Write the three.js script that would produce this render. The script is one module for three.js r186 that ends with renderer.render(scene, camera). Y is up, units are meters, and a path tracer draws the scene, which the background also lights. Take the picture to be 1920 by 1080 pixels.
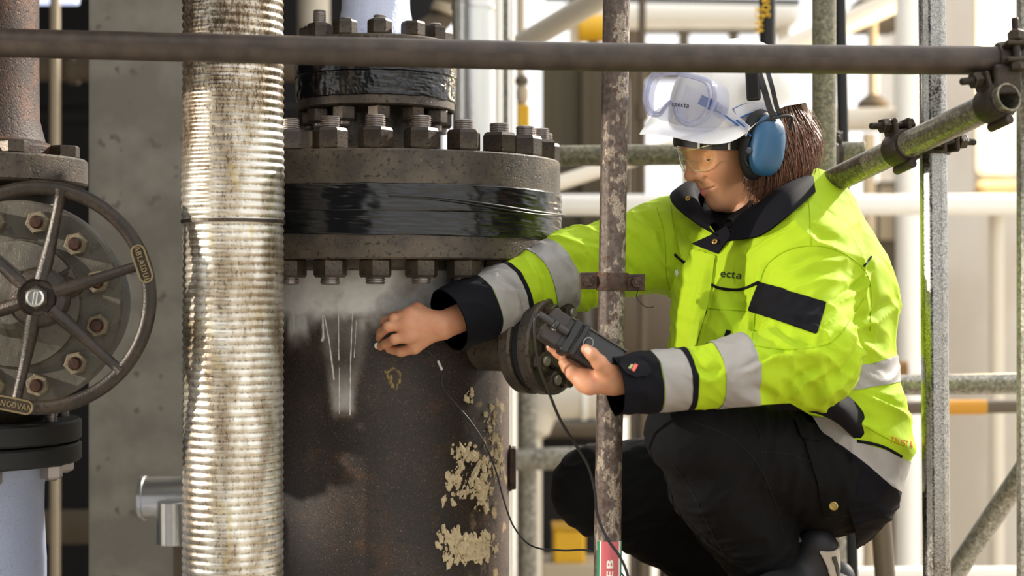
import * as THREE from 'three';
import { mergeGeometries, mergeVertices, toCreasedNormals } from 'three/addons/utils/BufferGeometryUtils.js';
import { ImprovedNoise } from 'three/addons/math/ImprovedNoise.js';
import { RoundedBoxGeometry } from 'three/addons/geometries/RoundedBoxGeometry.js';
import { FontLoader } from 'three/addons/loaders/FontLoader.js';
import { TextGeometry } from 'three/addons/geometries/TextGeometry.js';

// ---------------------------------------------------------------- camera, sky, sun, exposure
const F = 3000, CY = 0.62;                       // focal length in pixels of a 1920 x 1080 frame, eye height
const scene = new THREE.Scene();
const camera = new THREE.PerspectiveCamera(2 * Math.atan(540 / F) * 180 / Math.PI, 16 / 9, 0.1, 200);
camera.position.set(0, CY, 0);
camera.lookAt(0, CY, -1);
camera.focus = 2.95;
camera.userData.fStop = 2.3;
const renderer = new THREE.WebGLRenderer({ antialias: true });
renderer.toneMapping = THREE.LinearToneMapping;
renderer.toneMappingExposure = 0.8;
renderer.shadowMap.enabled = true;
{ // bright overcast sky, a little cloud structure, the same all round
  const w = 256, h = 128, a = new Float32Array(w * h * 4), nz = new ImprovedNoise();
  for (let j = 0; j < h; j++) for (let i = 0; i < w; i++) {
    const th = i / w * 2 * Math.PI, ph = (j / h - 0.5) * Math.PI, c = Math.cos(ph), s = Math.sin(ph);
    const n = nz.noise(Math.cos(th) * c * 2, s * 4, Math.sin(th) * c * 2) * 0.12 + nz.noise(Math.cos(th) * c * 5, s * 9, Math.sin(th) * c * 5) * 0.06;
    const b = 2.1 * (1 + n) * (s < 0 ? 0.75 : 0.9 + 0.35 * s);
    a.set([b * 1.0, b * 0.993, b * 0.98, 1], (j * w + i) * 4);
  }
  const sky = new THREE.DataTexture(a, w, h, THREE.RGBAFormat, THREE.FloatType);
  sky.mapping = THREE.EquirectangularReflectionMapping; sky.magFilter = THREE.LinearFilter; sky.minFilter = THREE.LinearFilter;
  sky.wrapS = THREE.RepeatWrapping; sky.needsUpdate = true;
  scene.background = sky; scene.environment = sky;
}
const sun = new THREE.DirectionalLight(0xfff5e8, 9);
sun.name = 'sun'; sun.position.set(6.5, 5.5, -8.7); sun.target.position.set(0, 0.6, -3);
sun.castShadow = true; sun.shadow.radius = 3; sun.shadow.mapSize.set(2048, 2048);
Object.assign(sun.shadow.camera, { left: -5, right: 5, top: 5, bottom: -5, near: 0.5, far: 30 });
scene.add(sun, sun.target);

// ---------------------------------------------------------------- helpers
const V = (x, y, z) => new THREE.Vector3(x, y, z);
const at = (px, py, d) => V((px - 960) / F * d, CY + (540 - py) / F * d, -d);   // the place seen at a pixel at a distance
const seeded = (s) => () => { s |= 0; s = s + 0x6D2B79F5 | 0; let t = Math.imul(s ^ s >>> 15, 1 | s); t = t + Math.imul(t ^ t >>> 7, 61 | t) ^ t; return ((t ^ t >>> 14) >>> 0) / 4294967296; };
const rnd = seeded(77), R = (a, b) => a + (b - a) * rnd();
const NZ = new ImprovedNoise(), noise = (x, y, z = 0) => NZ.noise(x + 91.3, y + 37.7, z + 11.1);
const fbm = (x, y, z = 0, o = 4) => { let s = 0, a = 0.5, f = 1; for (let i = 0; i < o; i++) { s += a * noise(x * f, y * f, z * f + i * 7.3); a *= 0.5; f *= 2.03; } return s; };
const cl = (x, a = 0, b = 1) => Math.min(b, Math.max(a, x)), ss = (a, b, x) => { const t = cl((x - a) / (b - a)); return t * t * (3 - 2 * t); }, mix = (a, b, t) => a + (b - a) * t;
const mix3 = (a, b, t) => [mix(a[0], b[0], t), mix(a[1], b[1], t), mix(a[2], b[2], t)];
const YUP = V(0, 1, 0), DEG = Math.PI / 180;

const counts = {};
const numbered = (n) => { const k = counts[n] = (counts[n] ?? -1) + 1; return k ? `${n}_${String(k).padStart(3, '0')}` : n; };
const things = [];
function thing(name, label, category, group) {
  const o = new THREE.Group(); o.name = numbered(name); o.userData = { label, category }; if (group) o.userData.group = group;
  scene.add(o); things.push(o); return o;
}
function struct(name, geo, mat) { const m = new THREE.Mesh(geo, mat); m.name = numbered(name); m.userData.kind = 'structure'; m.castShadow = m.receiveShadow = true; scene.add(m); return m; }
function part(parent, name, geo, mat, label) {
  const m = new THREE.Mesh(geo, mat); m.name = name; m.castShadow = m.receiveShadow = true; if (label) m.userData.label = label; parent.add(m); return m;
}
// geometry -------------------------------------------------------
function planarUV(g) {                            // uv in metres from the side each face looks to
  g = g.index ? g.toNonIndexed() : g; const p = g.attributes.position, n = p.count, uv = new Float32Array(n * 2), a = V(), b = V(), c = V();
  for (let i = 0; i < n; i += 3) {
    a.fromBufferAttribute(p, i); b.fromBufferAttribute(p, i + 1); c.fromBufferAttribute(p, i + 2);
    const nn = b.clone().sub(a).cross(c.clone().sub(a)), ax = Math.abs(nn.x), ay = Math.abs(nn.y), az = Math.abs(nn.z);
    [a, b, c].forEach((q, k) => { const [u, v] = ax > ay && ax > az ? [q.z, q.y] : ay > az ? [q.x, q.z] : [q.x, q.y]; uv[(i + k) * 2] = u; uv[(i + k) * 2 + 1] = v; });
  }
  g.setAttribute('uv', new THREE.BufferAttribute(uv, 2)); return g;
}
const clean = (g) => { for (const k of Object.keys(g.attributes)) if (!['position', 'normal', 'uv'].includes(k)) g.deleteAttribute(k); return g.index ? g.toNonIndexed() : g; };
const merge = (...gs) => mergeGeometries(gs.flat().map((g) => clean(g.clone())));
const box = (w, h, d, r = 0.004, s = 2) => planarUV(new RoundedBoxGeometry(w, h, d, s, Math.min(r, w / 2.01, h / 2.01, d / 2.01)));
const place = (g, pos, rot) => { if (rot) g.applyMatrix4(new THREE.Matrix4().makeRotationFromEuler(new THREE.Euler(...rot))); g.translate(pos.x, pos.y, pos.z); return g; };
const frame = (o, x, y, z) => new THREE.Matrix4().makeBasis(x, y, z).setPosition(o);
function axes(y, hint = V(0, 0, 1)) { y = y.clone().normalize(); let x = hint.clone().addScaledVector(y, -hint.dot(y)); if (x.lengthSq() < 1e-6) x = V(1, 0, 0).addScaledVector(y, -y.x); const z = x.normalize(); return [y.clone().cross(z), y, z]; }
// profile of [radius, height] turned round the y axis; creased; u is metres round (0 towards +z), v metres along the profile
function turned(prof, seg = 48, crease = 0.6, cover = 1) {
  const pos = [], uv = [], idx = [], n = prof.length; let v = 0;
  const rm = Math.max(...prof.map((p) => p[0]));
  for (let i = 0; i < n; i++) {
    if (i) v += Math.hypot(prof[i][0] - prof[i - 1][0], prof[i][1] - prof[i - 1][1]);
    for (let j = 0; j <= seg; j++) { const a = (j / seg - 0.5) * 2 * Math.PI * cover; pos.push(prof[i][0] * Math.sin(a), prof[i][1], prof[i][0] * Math.cos(a)); uv.push(a * rm, crease === -1 ? prof[i][1] : v); }
  }
  for (let i = 0; i < n - 1; i++) for (let j = 0; j < seg; j++) { const a = i * (seg + 1) + j, b = a + seg + 1; idx.push(a, a + 1, b, b, a + 1, b + 1); }
  let g = new THREE.BufferGeometry(); g.setAttribute('position', new THREE.Float32BufferAttribute(pos, 3)); g.setAttribute('uv', new THREE.Float32BufferAttribute(uv, 2)); g.setIndex(idx);
  if (crease === -1) { g.computeVertexNormals(); const nn = g.attributes.normal; for (let i = 0; i < n; i++) { const a = i * (seg + 1), b = a + seg, q = V().fromBufferAttribute(nn, a).add(V().fromBufferAttribute(nn, b)).normalize(); nn.setXYZ(a, q.x, q.y, q.z); nn.setXYZ(b, q.x, q.y, q.z); } return g.toNonIndexed(); }
  return toCreasedNormals(g, crease);
}
const along = (g, a, b, hint) => { const [x, y, z] = axes(b.clone().sub(a), hint); return g.applyMatrix4(frame(a, x, y, z)); };   // y axis laid from a towards b
function rod(a, b, r, seg = 28, hollow = 0, rb = r) {
  const L = a.distanceTo(b), e = Math.min(0.0012, r * 0.2);
  const prof = hollow ? [[r - hollow, 0.06], [r - hollow, e], [r - hollow + e, 0], [r - e, 0], [r, e], [rb, L - e], [rb - e, L], [rb - hollow + e, L], [rb - hollow, L - e], [rb - hollow, L - 0.06]] : [[0, 0], [r - e, 0], [r, e], [rb, L - e], [rb - e, L], [0, L]];
  return along(turned(prof, seg), a, b);
}
function cable(pts, r, n = 120, seg = 8, closed = false) {
  const c = new THREE.CatmullRomCurve3(pts, closed, 'centripetal'), g = new THREE.TubeGeometry(c, n, r, seg, closed), uv = g.attributes.uv, L = c.getLength();
  for (let i = 0; i < uv.count; i++) uv.setXY(i, uv.getY(i) * 2 * Math.PI * r, uv.getX(i) * L);
  const ends = closed ? [] : [[0, 1], [1, -1]].map(([t, s]) => { const p = c.getPointAt(t), d = c.getTangentAt(t).multiplyScalar(-s * r * 0.6); return along(turned([[r, 0], [r * 0.75, r * 0.4], [0, r * 0.6]], seg), p, p.clone().add(d)); });
  return merge(g, ends);
}
function extruded(pts, depth, bevel = 0.0015, holes = [], curve = 12) {
  const s = pts instanceof THREE.Shape ? pts : new THREE.Shape(pts.map((p) => new THREE.Vector2(p[0], p[1]))); for (const h of holes) s.holes.push(h);
  const g = new THREE.ExtrudeGeometry(s, { depth: depth - 2 * bevel, bevelEnabled: bevel > 0, bevelThickness: bevel, bevelSize: bevel, bevelOffset: -bevel, bevelSegments: 2, curveSegments: curve });
  g.translate(0, 0, bevel); return g;
}
const hexNut = (af, h) => { const r = af / Math.sqrt(3), g = turned([[0, 0], [r * 0.93, 0], [r, h * 0.1], [r, h * 0.86], [r * 0.9, h], [af * 0.28, h], [0, h * 0.99]], 6, 0.2); return planarUV(g); };
function threaded(r, L, pitch = 0.0042) { const p = [[0, 0]]; for (let y = 0; y < L - pitch; y += pitch) p.push([r, y], [r, y + pitch * 0.35], [r * 0.88, y + pitch * 0.6], [r * 0.88, y + pitch * 0.75]); p.push([r, L - 0.002], [r * 0.85, L], [0, L]); return turned(p, 20, 0.5); }
const inst = (g, o, up, hint) => { const [x, y, z] = axes(up, hint); return g.clone().applyMatrix4(frame(o, x, y, z)); };

// textures -------------------------------------------------------
function dtex(w, h, f, srgb = true) {
  const a = new Uint8Array(w * h * 4);
  for (let j = 0; j < h; j++) for (let i = 0; i < w; i++) { const c = f(i / w, j / h, i, j), k = (j * w + i) * 4; if (c.length) { a[k] = cl(c[0], 0, 255); a[k + 1] = cl(c[1], 0, 255); a[k + 2] = cl(c[2], 0, 255); } else a[k] = a[k + 1] = a[k + 2] = cl(c, 0, 255); a[k + 3] = 255; }
  const t = new THREE.DataTexture(a, w, h); t.magFilter = THREE.LinearFilter; t.minFilter = THREE.LinearMipmapLinearFilter; t.generateMipmaps = true; t.wrapS = t.wrapT = THREE.MirroredRepeatWrapping; if (srgb) t.colorSpace = THREE.SRGBColorSpace; t.needsUpdate = true; return t;
}
const sized = (t, s, sv = s) => { const c = t.clone(); c.repeat.set(1 / s, 1 / sv); c.offset.set(0.5, 0.31); c.needsUpdate = true; return c; };
const std = (o) => new THREE.MeshPhysicalMaterial(o);
const hash2 = (x, y) => { const s = Math.sin(x * 127.1 + y * 311.7) * 43758.5453; return s - Math.floor(s); };
function cellular(x, y) { const xi = Math.floor(x), yi = Math.floor(y); let b = 9, id = 0; for (let i = -1; i < 2; i++) for (let j = -1; j < 2; j++) { const hx = hash2(xi + i, yi + j), hy = hash2(yi + j + 31, xi + i + 17), d = (xi + i + hx - x) ** 2 + (yi + j + hy - y) ** 2; if (d < b) { b = d; id = hx * 7.1 % 1; } } return [Math.sqrt(b), id]; }
const T = {};
T.grain = dtex(256, 256, (u, v) => 128 + 110 * fbm(u * 24, v * 24, 1, 4), false);
T.pits = dtex(512, 512, (u, v) => { const n = fbm(u * 30, v * 30, 5, 4); return 150 - 120 * ss(0.1, 0.45, n) + 60 * noise(u * 90, v * 90); }, false);
T.rust = dtex(512, 512, (u, v) => { const a = fbm(u * 7, v * 7, 2, 5), b = fbm(u * 40, v * 40, 9, 3), c = mix3([52, 37, 28], [92, 58, 38], ss(-0.25, 0.35, a)); const d = mix3(c, [30, 23, 19], ss(0.05, 0.4, b)); return mix3(d, [150, 128, 105], 0.55 * ss(0.33, 0.5, fbm(u * 60, v * 60, 4, 3))); });
T.dark = dtex(512, 512, (u, v) => { const a = fbm(u * 6, v * 6, 12, 5), b = fbm(u * 45, v * 45, 19, 3), c = mix3([58, 52, 46], [84, 74, 62], ss(-0.3, 0.3, a)); return mix3(mix3(c, [38, 32, 28], ss(0.1, 0.4, b)), [165, 150, 125], 0.6 * ss(0.36, 0.5, fbm(u * 50 + 3, v * 35, 14, 3))); });
T.rail = dtex(256, 512, (u, v) => { const a = fbm(u * 5, v * 14, 22, 5), c = mix3([82, 74, 69], [104, 95, 88], ss(-0.3, 0.3, a)); return mix3(c, [150, 142, 135], 0.5 * ss(0.34, 0.5, fbm(u * 60, v * 40, 24, 2))); });
T.chipped = dtex(384, 2048, (u, v) => { const a = fbm(u * 5, v * 34, 32, 5), b = fbm(u * 20, v * 120, 34, 4); const m = 0.85 * ss(0.0, 0.12, a * 0.8 + 0.55 * b - 0.22 * ss(0.45, 0.75, u)), base = mix3([74, 64, 58], [98, 86, 78], ss(-0.3, 0.3, fbm(u * 20, v * 160, 36, 3))); const pale = mix3([172, 160, 142], [118, 106, 92], ss(-0.2, 0.3, fbm(u * 60, v * 360, 38, 3))); return mix3(mix3(base, pale, m), [72, 46, 34], 0.8 * ss(0.16, 0.3, fbm(u * 12, v * 90, 41, 4))); });
T.galv = dtex(512, 512, (u, v) => { const [, id] = cellular(u * 60, v * 60), [, i2] = cellular(u * 110 + 7, v * 110); const b = 152 + 46 * (id - 0.5) + 34 * (i2 - 0.5) + 22 * fbm(u * 5, v * 5, 50, 4); return [b, b * 0.99, b * 0.96]; });
T.galvRough = dtex(256, 256, (u, v) => { const [, id] = cellular(u * 60, v * 60); return 95 + 90 * id + 60 * fbm(u * 6, v * 6, 55, 3); }, false);
T.column = dtex(512, 512, (u, v) => { const a = fbm(u * 4, v * 4, 60, 4), s = ss(0.26, 0.42, fbm(u * 13, v * 9, 62, 3)); const c = mix3([128, 124, 114], [150, 146, 136], ss(-0.3, 0.3, a)); return mix3(c, [96, 90, 80], 0.75 * s); });
T.cream = dtex(512, 512, (u, v) => { const a = fbm(u * 5, v * 3, 70, 4), st = ss(0.02, 0.16, fbm(u * 2.6, v * 0.7, 74, 4)), r = ss(0.3, 0.45, fbm(u * 6, v * 3, 78, 4)); return mix3(mix3(mix3([238, 232, 222], [224, 214, 200], ss(-0.3, 0.3, a)), [222, 190, 138], 0.75 * st), [150, 96, 48], 0.8 * r); });
T.concrete = dtex(256, 256, (u, v) => { const a = fbm(u * 8, v * 8, 80, 5); return mix3([176, 168, 152], [204, 197, 184], ss(-0.3, 0.3, a)); });
T.weave = dtex(128, 128, (u, v) => 128 + 55 * Math.sin(u * 2 * Math.PI * 16) * Math.sin(v * 2 * Math.PI * 16) + 40 * fbm(u * 12, v * 12, 90, 3), false);
T.wood = dtex(256, 512, (u, v) => { const n = fbm(u * 22, v * 2, 95, 4); return mix3([150, 126, 92], [110, 88, 60], ss(-0.2, 0.35, n)); });

const M = {};
M.rust = std({ map: sized(T.rust, 0.5), bumpMap: sized(T.pits, 0.3), bumpScale: 0.0012, roughness: 0.62, metalness: 0.15 });
M.darkSteel = std({ map: sized(T.dark, 0.42), bumpMap: sized(T.pits, 0.25), bumpScale: 0.0008, roughness: 0.5, metalness: 0.35 });
M.nut = std({ map: sized(T.dark, 0.25), color: 0xd8d2cc, bumpMap: sized(T.grain, 0.1), bumpScale: 0.0006, roughness: 0.42, metalness: 0.45 });
M.thread = std({ color: 0x8d8580, roughness: 0.38, metalness: 0.7 });
M.rail = std({ map: sized(T.rail, 0.3, 0.6), color: 0xb4aaa2, bumpMap: sized(T.grain, 0.12), bumpScale: 0.0004, roughness: 0.5, metalness: 0.25 });
M.chipped = std({ map: sized(T.chipped, 0.152, 1.5), bumpMap: sized(T.pits, 0.12), bumpScale: 0.0007, roughness: 0.55, metalness: 0.2 });
M.galv = std({ map: sized(T.galv, 0.16), roughnessMap: sized(T.galvRough, 0.16), roughness: 0.62, metalness: 1 });
M.galvDull = std({ map: sized(T.galv, 0.3), color: 0xf0ede4, roughness: 0.36, metalness: 0.55 });
M.tubeOld = std({ map: sized(T.galv, 0.3), color: 0xd2ccb8, roughness: 0.36, metalness: 0.6 });
M.oliveTube = std({ map: sized(T.galv, 0.4), color: 0xb9b59c, roughness: 0.6, metalness: 0.15 });
M.coupler = std({ map: sized(T.dark, 0.2), color: 0xb8b2a4, bumpMap: sized(T.grain, 0.06), bumpScale: 0.0008, roughness: 0.5, metalness: 0.4 });
M.column = std({ map: sized(T.column, 0.55), roughness: 0.75, metalness: 0.1, color: 0xffffff });
M.cream = std({ map: sized(T.cream, 2.2), roughness: 0.55 });
M.white = std({ color: 0xf0ede6, roughness: 0.45 });
M.pale = std({ color: 0xcfc6b6, roughness: 0.55 });
M.beige = std({ color: 0xb3a48c, roughness: 0.6 });
M.brown = std({ color: 0x5c5040, roughness: 0.7 });
M.olive = std({ color: 0x4a4232, roughness: 0.75 });
M.blackish = std({ color: 0x0e0e0f, roughness: 0.7 });
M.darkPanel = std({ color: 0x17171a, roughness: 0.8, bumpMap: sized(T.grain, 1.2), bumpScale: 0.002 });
M.greyPipe = std({ map: sized(T.galv, 0.6), color: 0xe2dccf, roughness: 0.55, metalness: 0.15 });
M.yellow = std({ color: 0xd9a818, roughness: 0.5 });
M.concrete = std({ map: sized(T.concrete, 1.6), roughness: 0.9 });
M.wood = std({ map: sized(T.wood, 0.25, 1.6), roughness: 0.8 });
M.stainless = std({ color: 0xc9c9c4, roughness: 0.3, metalness: 0.85, bumpMap: sized(T.grain, 0.3), bumpScale: 0.0006 });
M.cableBlack = std({ color: 0x141416, roughness: 0.4 });
M.bluePaintDull = std({ color: 0x8e96ae, roughness: 0.3, bumpMap: sized(T.pits, 0.12), bumpScale: 0.0016 });
M.bluePaint = std({ color: 0xbcc4dc, roughness: 0.32, bumpMap: sized(T.pits, 0.12), bumpScale: 0.0016 });
const font = await new FontLoader().loadAsync('fonts/droid/droid_sans_bold.typeface.json');
const fontR = await new FontLoader().loadAsync('fonts/droid/droid_sans_regular.typeface.json');
const lettering = (s, size, depth, f = font) => { const g = new TextGeometry(s, { font: f, size, depth, curveSegments: 4, bevelEnabled: false }); g.computeBoundingBox(); const c = g.boundingBox.getCenter(V()); g.translate(-c.x, -c.y, 0); return g; };

// ---------------------------------------------------------------- the setting
const GY = -1.6;                                  // yard level, well below the working platform
const tile = box(1.98, 0.12, 1.98, 0.01);
{
  const g = struct('ground', planarUV(new THREE.BoxGeometry(60, 0.1, 60)), M.concrete); g.position.set(0, GY - 0.07, -20);
  const f = new THREE.Group(); f.name = 'floor'; f.userData.kind = 'structure'; scene.add(f); f.position.set(0.42, 0, -3.0);
  const pl = box(0.222, 0.038, 1.5, 0.004);       // scaffold boards the inspector crouches on
  for (let i = 0; i < 7; i++) { const m = part(f, 'plank', pl, M.wood); m.position.set(-0.16 + i * 0.226, -0.02 - 0.002 * (i % 2), 0.4); }
  for (const z of [-0.25, 1.0]) { const m = part(f, 'putlog', rod(V(-0.3, -0.068, z), V(1.4, -0.068, z), 0.0241), M.galvDull); }
  const ceil = struct('added_ceiling', box(3.9, 0.08, 7.5, 0.01), M.darkPanel); ceil.position.set(-2.35, 2.7, -5.6);       // unseen deck added to keep sky light off the valves
  const wl = struct('added_wall_left', box(0.1, 4.6, 7.0, 0.01), M.darkPanel); wl.position.set(-4.0, 0.7, -6.2);  // unseen wall added to shut out side light and keep the valves dark
  const wf = struct('added_wall_front', box(9.0, 9.0, 0.3, 0.02), M.darkPanel); wf.position.set(-5.3, 2.9, 4.2);             // unseen dark wall added behind the camera to cut front sky light
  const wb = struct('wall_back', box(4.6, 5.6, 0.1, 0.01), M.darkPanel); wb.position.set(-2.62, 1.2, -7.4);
}

// ---------------------------------------------------------------- far plant (soft in the picture)
function bgTube(name, label, cat, a, b, r, mat, group, seg = 24) { const t = thing(name, label, cat, group); part(t, 'tube', rod(a, b, r, seg), mat); return t; }
const down = (x, d, r, mat, name, label, cat, top = -120) => { const a = at(x, top, d); return bgTube(name, label, cat, V(a.x, GY - 0.02, a.z), a, r, mat); };
const collar = (t, c, dir, r, mat, name = 'collar', h = 0.03) => part(t, name, along(turned([[r * 0.7, 0], [r, 0], [r * 1.02, h / 2], [r, h], [r * 0.7, h]], 24), c, c.clone().add(dir)), mat);
{
  // dark left
  const col = thing('steel_column', 'wide grey galvanized steel column behind the silver corrugated pipe', 'column'); col.userData.kind = 'structure'; delete col.userData.category;
  const cx = at(258, 540, 4.0), H = 4.3;
  const web = box(0.012, H, 0.2, 0.002), fl = box(0.24, H, 0.018, 0.003);
  part(col, 'flange', place(fl.clone(), V(cx.x, GY - 0.02 + H / 2, -4.0)), M.column); part(col, 'flange', place(fl.clone(), V(cx.x, GY - 0.02 + H / 2, -4.22)), M.column); part(col, 'web', place(web, V(cx.x, GY - 0.02 + H / 2, -4.11)), M.column);
  down(103, 5.2, 0.016, M.beige, 'standpipe', 'thin dull beige standpipe in the dark beside the grey column', 'pipe');
  const hp = bgTube('crossing_pipe', 'dim brown pipe crossing the dark gap behind the rusty riser', 'pipe', at(-200, 128, 6), at(560, 128, 6), 0.05, M.brown); collar(hp, at(130, 128, 6), V(1, 0, 0), 0.06, M.brown, 'coupling');
  bgTube('crossing_pipe', 'dim brown pipe low in the dark beneath the handwheel', 'pipe', at(-200, 990, 5.6), at(540, 985, 5.6), 0.06, M.brown);
  bgTube('crossing_pipe', 'near-black pipe at mid height behind the grey column', 'pipe', at(-200, 215, 6.6), at(700, 215, 6.6), 0.04, M.blackish);
  const lamp = thing('strip_light', 'small bluish white strip light high in the dark corner', 'lamp');
  part(lamp, 'housing', place(box(0.2, 0.05, 0.08, 0.01), at(100, -14, 6.0)), M.blackish); part(lamp, 'lamp_diffuser', place(box(0.18, 0.03, 0.06, 0.008), at(100, 0, 5.98)), std({ color: 0xdfe6ff, emissive: 0xcfdcff, emissiveIntensity: 1.6 }));
  // silver tee by the corrugated pipe
  const tee = thing('pipe_tee', 'stainless pipe tee with capped end beside the corrugated silver pipe', 'pipe fitting');
  part(tee, 'run', rod(at(272, 934, 3.6), at(420, 932, 3.6), 0.0475, 40), M.stainless); part(tee, 'end_ring', rod(at(264, 934, 3.6), at(273, 934, 3.6), 0.0505, 40), M.stainless);
  { const a = at(325, 940, 3.56); part(tee, 'branch', rod(V(a.x, at(0, 1020, 3.56).y, a.z), a, 0.036, 36), M.stainless); part(tee, 'drain_tube', rod(V(a.x + 0.012, GY - 0.02, a.z), V(a.x + 0.012, at(0, 1020, 3.56).y + 0.002, a.z), 0.012, 20), M.brown); }
  // behind the vessel head
  const bt = thing('storage_tank', 'cream upright tank glimpsed between corrugated pipe and painted bonnet', 'tank'); { const a = at(588, -60, 6.2); part(bt, 'shell', rod(V(a.x, at(0, 120, 6.2).y, a.z), V(a.x, 2.2, a.z), 0.062, 32), M.pale); part(bt, 'stand_pipe', rod(V(a.x, GY - 0.02, a.z), V(a.x, at(0, 120, 6.2).y + 0.002, a.z), 0.04), M.brown); part(bt, 'seam', rod(V(a.x, at(0, 52, 6.2).y, a.z), V(a.x, at(0, 58, 6.2).y, a.z), 0.064, 32), M.beige); }
  const ev = thing('elbow_valve', 'dark brown rusty pipe elbow behind the painted bonnet', 'pipe fitting'); part(ev, 'elbow', cable([at(770, 70, 5), at(800, 55, 5), at(832, 30, 5), at(842, -20, 5), at(842, -110, 5)], 0.035, 40, 18), M.brown); collar(ev, at(835, 28, 5), V(0.4, 1, 0), 0.05, M.beige, 'flange'); part(ev, 'leg', rod(at(770, 70, 5), V(at(770, 0, 5).x, GY - 0.02, -5), 0.035), M.brown);
  const ip = down(888, 4.0, 0.0535, M.stainless, 'insulated_pipe', 'smooth bright clad pipe standing behind the big bolted flange', 'pipe', -400);
  for (const y of [14, 300]) collar(ip, at(888, y + 6, 4.0), V(0, 1, 0), 0.0555, M.stainless, 'joint_ring', 0.014);
  down(935, 4.2, 0.0085, M.white, 'tracer_pipe', 'thin white tracer pipe nearest the smooth clad pipe', 'pipe', -300); down(948, 4.2, 0.0075, M.oliveTube, 'tracer_pipe', 'thin grey green tracer pipe between two white ones', 'pipe', -300); down(960, 4.2, 0.0065, M.white, 'tracer_pipe', 'thin white tracer pipe farther from the smooth clad pipe', 'pipe', -300);
  const pb = down(976, 6.2, 0.017, M.beige, 'brown_post', 'narrow brown post rising behind the pale diagonal brace', 'post', -200); void pb;
  const act = thing('valve_actuator', 'yellow and brown valve actuator against the bright gap beside the vessel head', 'valve'); { const a = at(980, 265, 5.4), s = 5.4 / F; part(act, 'stem', rod(V(a.x, GY - 0.02, a.z), V(a.x, a.y, a.z), 0.012), M.brown); part(act, 'body', place(box(24 * s, 70 * s, 0.05, 0.008), at(981, 232, 5.4)), M.yellow); part(act, 'spring_can', along(turned([[0, 0], [0.016, 0.004], [0.022, 0.02], [0.022, 0.05], [0.014, 0.066], [0, 0.07]], 24), at(979, 196, 5.4), at(979, 150, 5.4)), M.beige); part(act, 'top_cap', along(turned([[0, 0], [0.024, 0], [0.024, 0.02], [0.01, 0.032], [0, 0.032]], 24), at(978, 158, 5.4), at(978, 100, 5.4)), M.brown); }
  // dark duct and what stands round it
  const slab = (name, label, cat, x0, y0, x1, y1, d, depth, mat, extra) => { const t = thing(name, label, cat), s = d / F; part(t, 'casing', place(box((x1 - x0) * s, (y1 - y0) * s, depth, 0.012), at((x0 + x1) / 2, (y0 + y1) / 2, d).add(V(0, 0, -depth / 2))), mat); extra?.(t, s); return t; };
  slab('steel_duct', 'dark olive brown steel duct behind the chipped upright tube', 'duct', 1020, 118, 1174, 430, 7, 0.5, M.olive, (t, s) => { for (const x of [1022, 1096, 1170]) part(t, 'stiffener', place(box(0.03, 312 * s, 0.04, 0.006), at(x, 274, 6.98)), M.olive); part(t, 'leg', place(box(0.12, 3.0, 0.12, 0.01), V(at(1096, 0, 7).x, GY + 1.48, -7.3)), M.olive); });
  const vt = thing('brown_tank', 'brown grey horizontal drum seen under the outstretched arm', 'tank'); part(vt, 'shell', along(turned([[0, -0.06], [0.2, -0.03], [0.27, 0.05], [0.28, 0.1], [0.28, 1.0], [0.27, 1.05], [0, 1.15]], 40), at(1120, 560, 6.6), at(1420, 560, 6.6)), std({ color: 0x6a5e50, roughness: 0.6 })); for (const x of [1205, 1250]) { const a = at(x, 680, 6.6); part(vt, 'saddle', place(box(0.05, a.y - GY, 0.3, 0.01), V(a.x, (a.y + GY) / 2, a.z)), M.brown); }
  const rp = bgTube('rust_pipe', 'rusty brown pipe crossing low between sleeve and jacket front', 'pipe', at(1100, 692, 5.8), at(1700, 692, 5.8), 0.03, std({ color: 0x7d5a2c, roughness: 0.7 })); for (const x of [1140, 1480]) { const a = at(x, 692, 5.8); part(rp, 'post', rod(V(a.x, GY - 0.02, a.z), V(a.x, a.y - 0.026, a.z), 0.014), M.brown); }
  bgTube('header_pipe', 'broad white pipe behind the chin and the chipped upright', 'pipe', at(1030, 384, 5.4), at(2100, 384, 5.4), 0.036, M.white);
  bgTube('brace_tube', 'pale brace slanting behind the chipped upright below the olive ledger', 'tube', at(1020, 352, 4.9), at(1300, 262, 5.36), 0.024, M.pale); bgTube('brace_post', 'pale post carrying the lower brace behind the inspector', 'post', V(at(1290, 0, 5.34).x, GY - 0.02, -5.41), at(1290, 262, 5.41), 0.02, M.pale);
  bgTube('brace_tube', 'wide pale brace slanting up behind the chipped upright near the top', 'tube', at(962, 92, 5.2), at(1180, -36, 4.8), 0.036, M.pale);
  const yv = thing('yellow_drum', 'yellow drum end under the pale overhead brace', 'drum'); { const a = at(1112, 52, 7.6); part(yv, 'shell', along(turned([[0, 0], [0.06, 0], [0.068, 0.01], [0.068, 0.15], [0.06, 0.16], [0, 0.16]], 28), at(1082, 54, 7.6), at(1200, 54, 7.6)), M.yellow); part(yv, 'bracket', place(box(0.05, a.y - GY, 0.05, 0.006), V(a.x, (a.y + GY) / 2 - 0.04, a.z)), M.brown); }
  const hb = thing('white_beam', 'broad white beam across the top behind the helmet', 'beam'); part(hb, 'casing', place(box(460 * 8 / F, 44 * 8 / F, 0.2, 0.05, 4), at(1272, 30, 8.2)), M.white); for (const x of [1078, 1468]) { const a = at(x, 52, 8.2); part(hb, 'post', place(box(0.06, a.y - GY, 0.06, 0.006), V(a.x, (a.y + GY) / 2, a.z)), M.pale); }
  bgTube('roof_purlin', 'thin dark purlin running just above the white beam', 'beam', at(1020, -3, 8.0), at(1500, 4, 8.0), 0.016, M.blackish);
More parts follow.
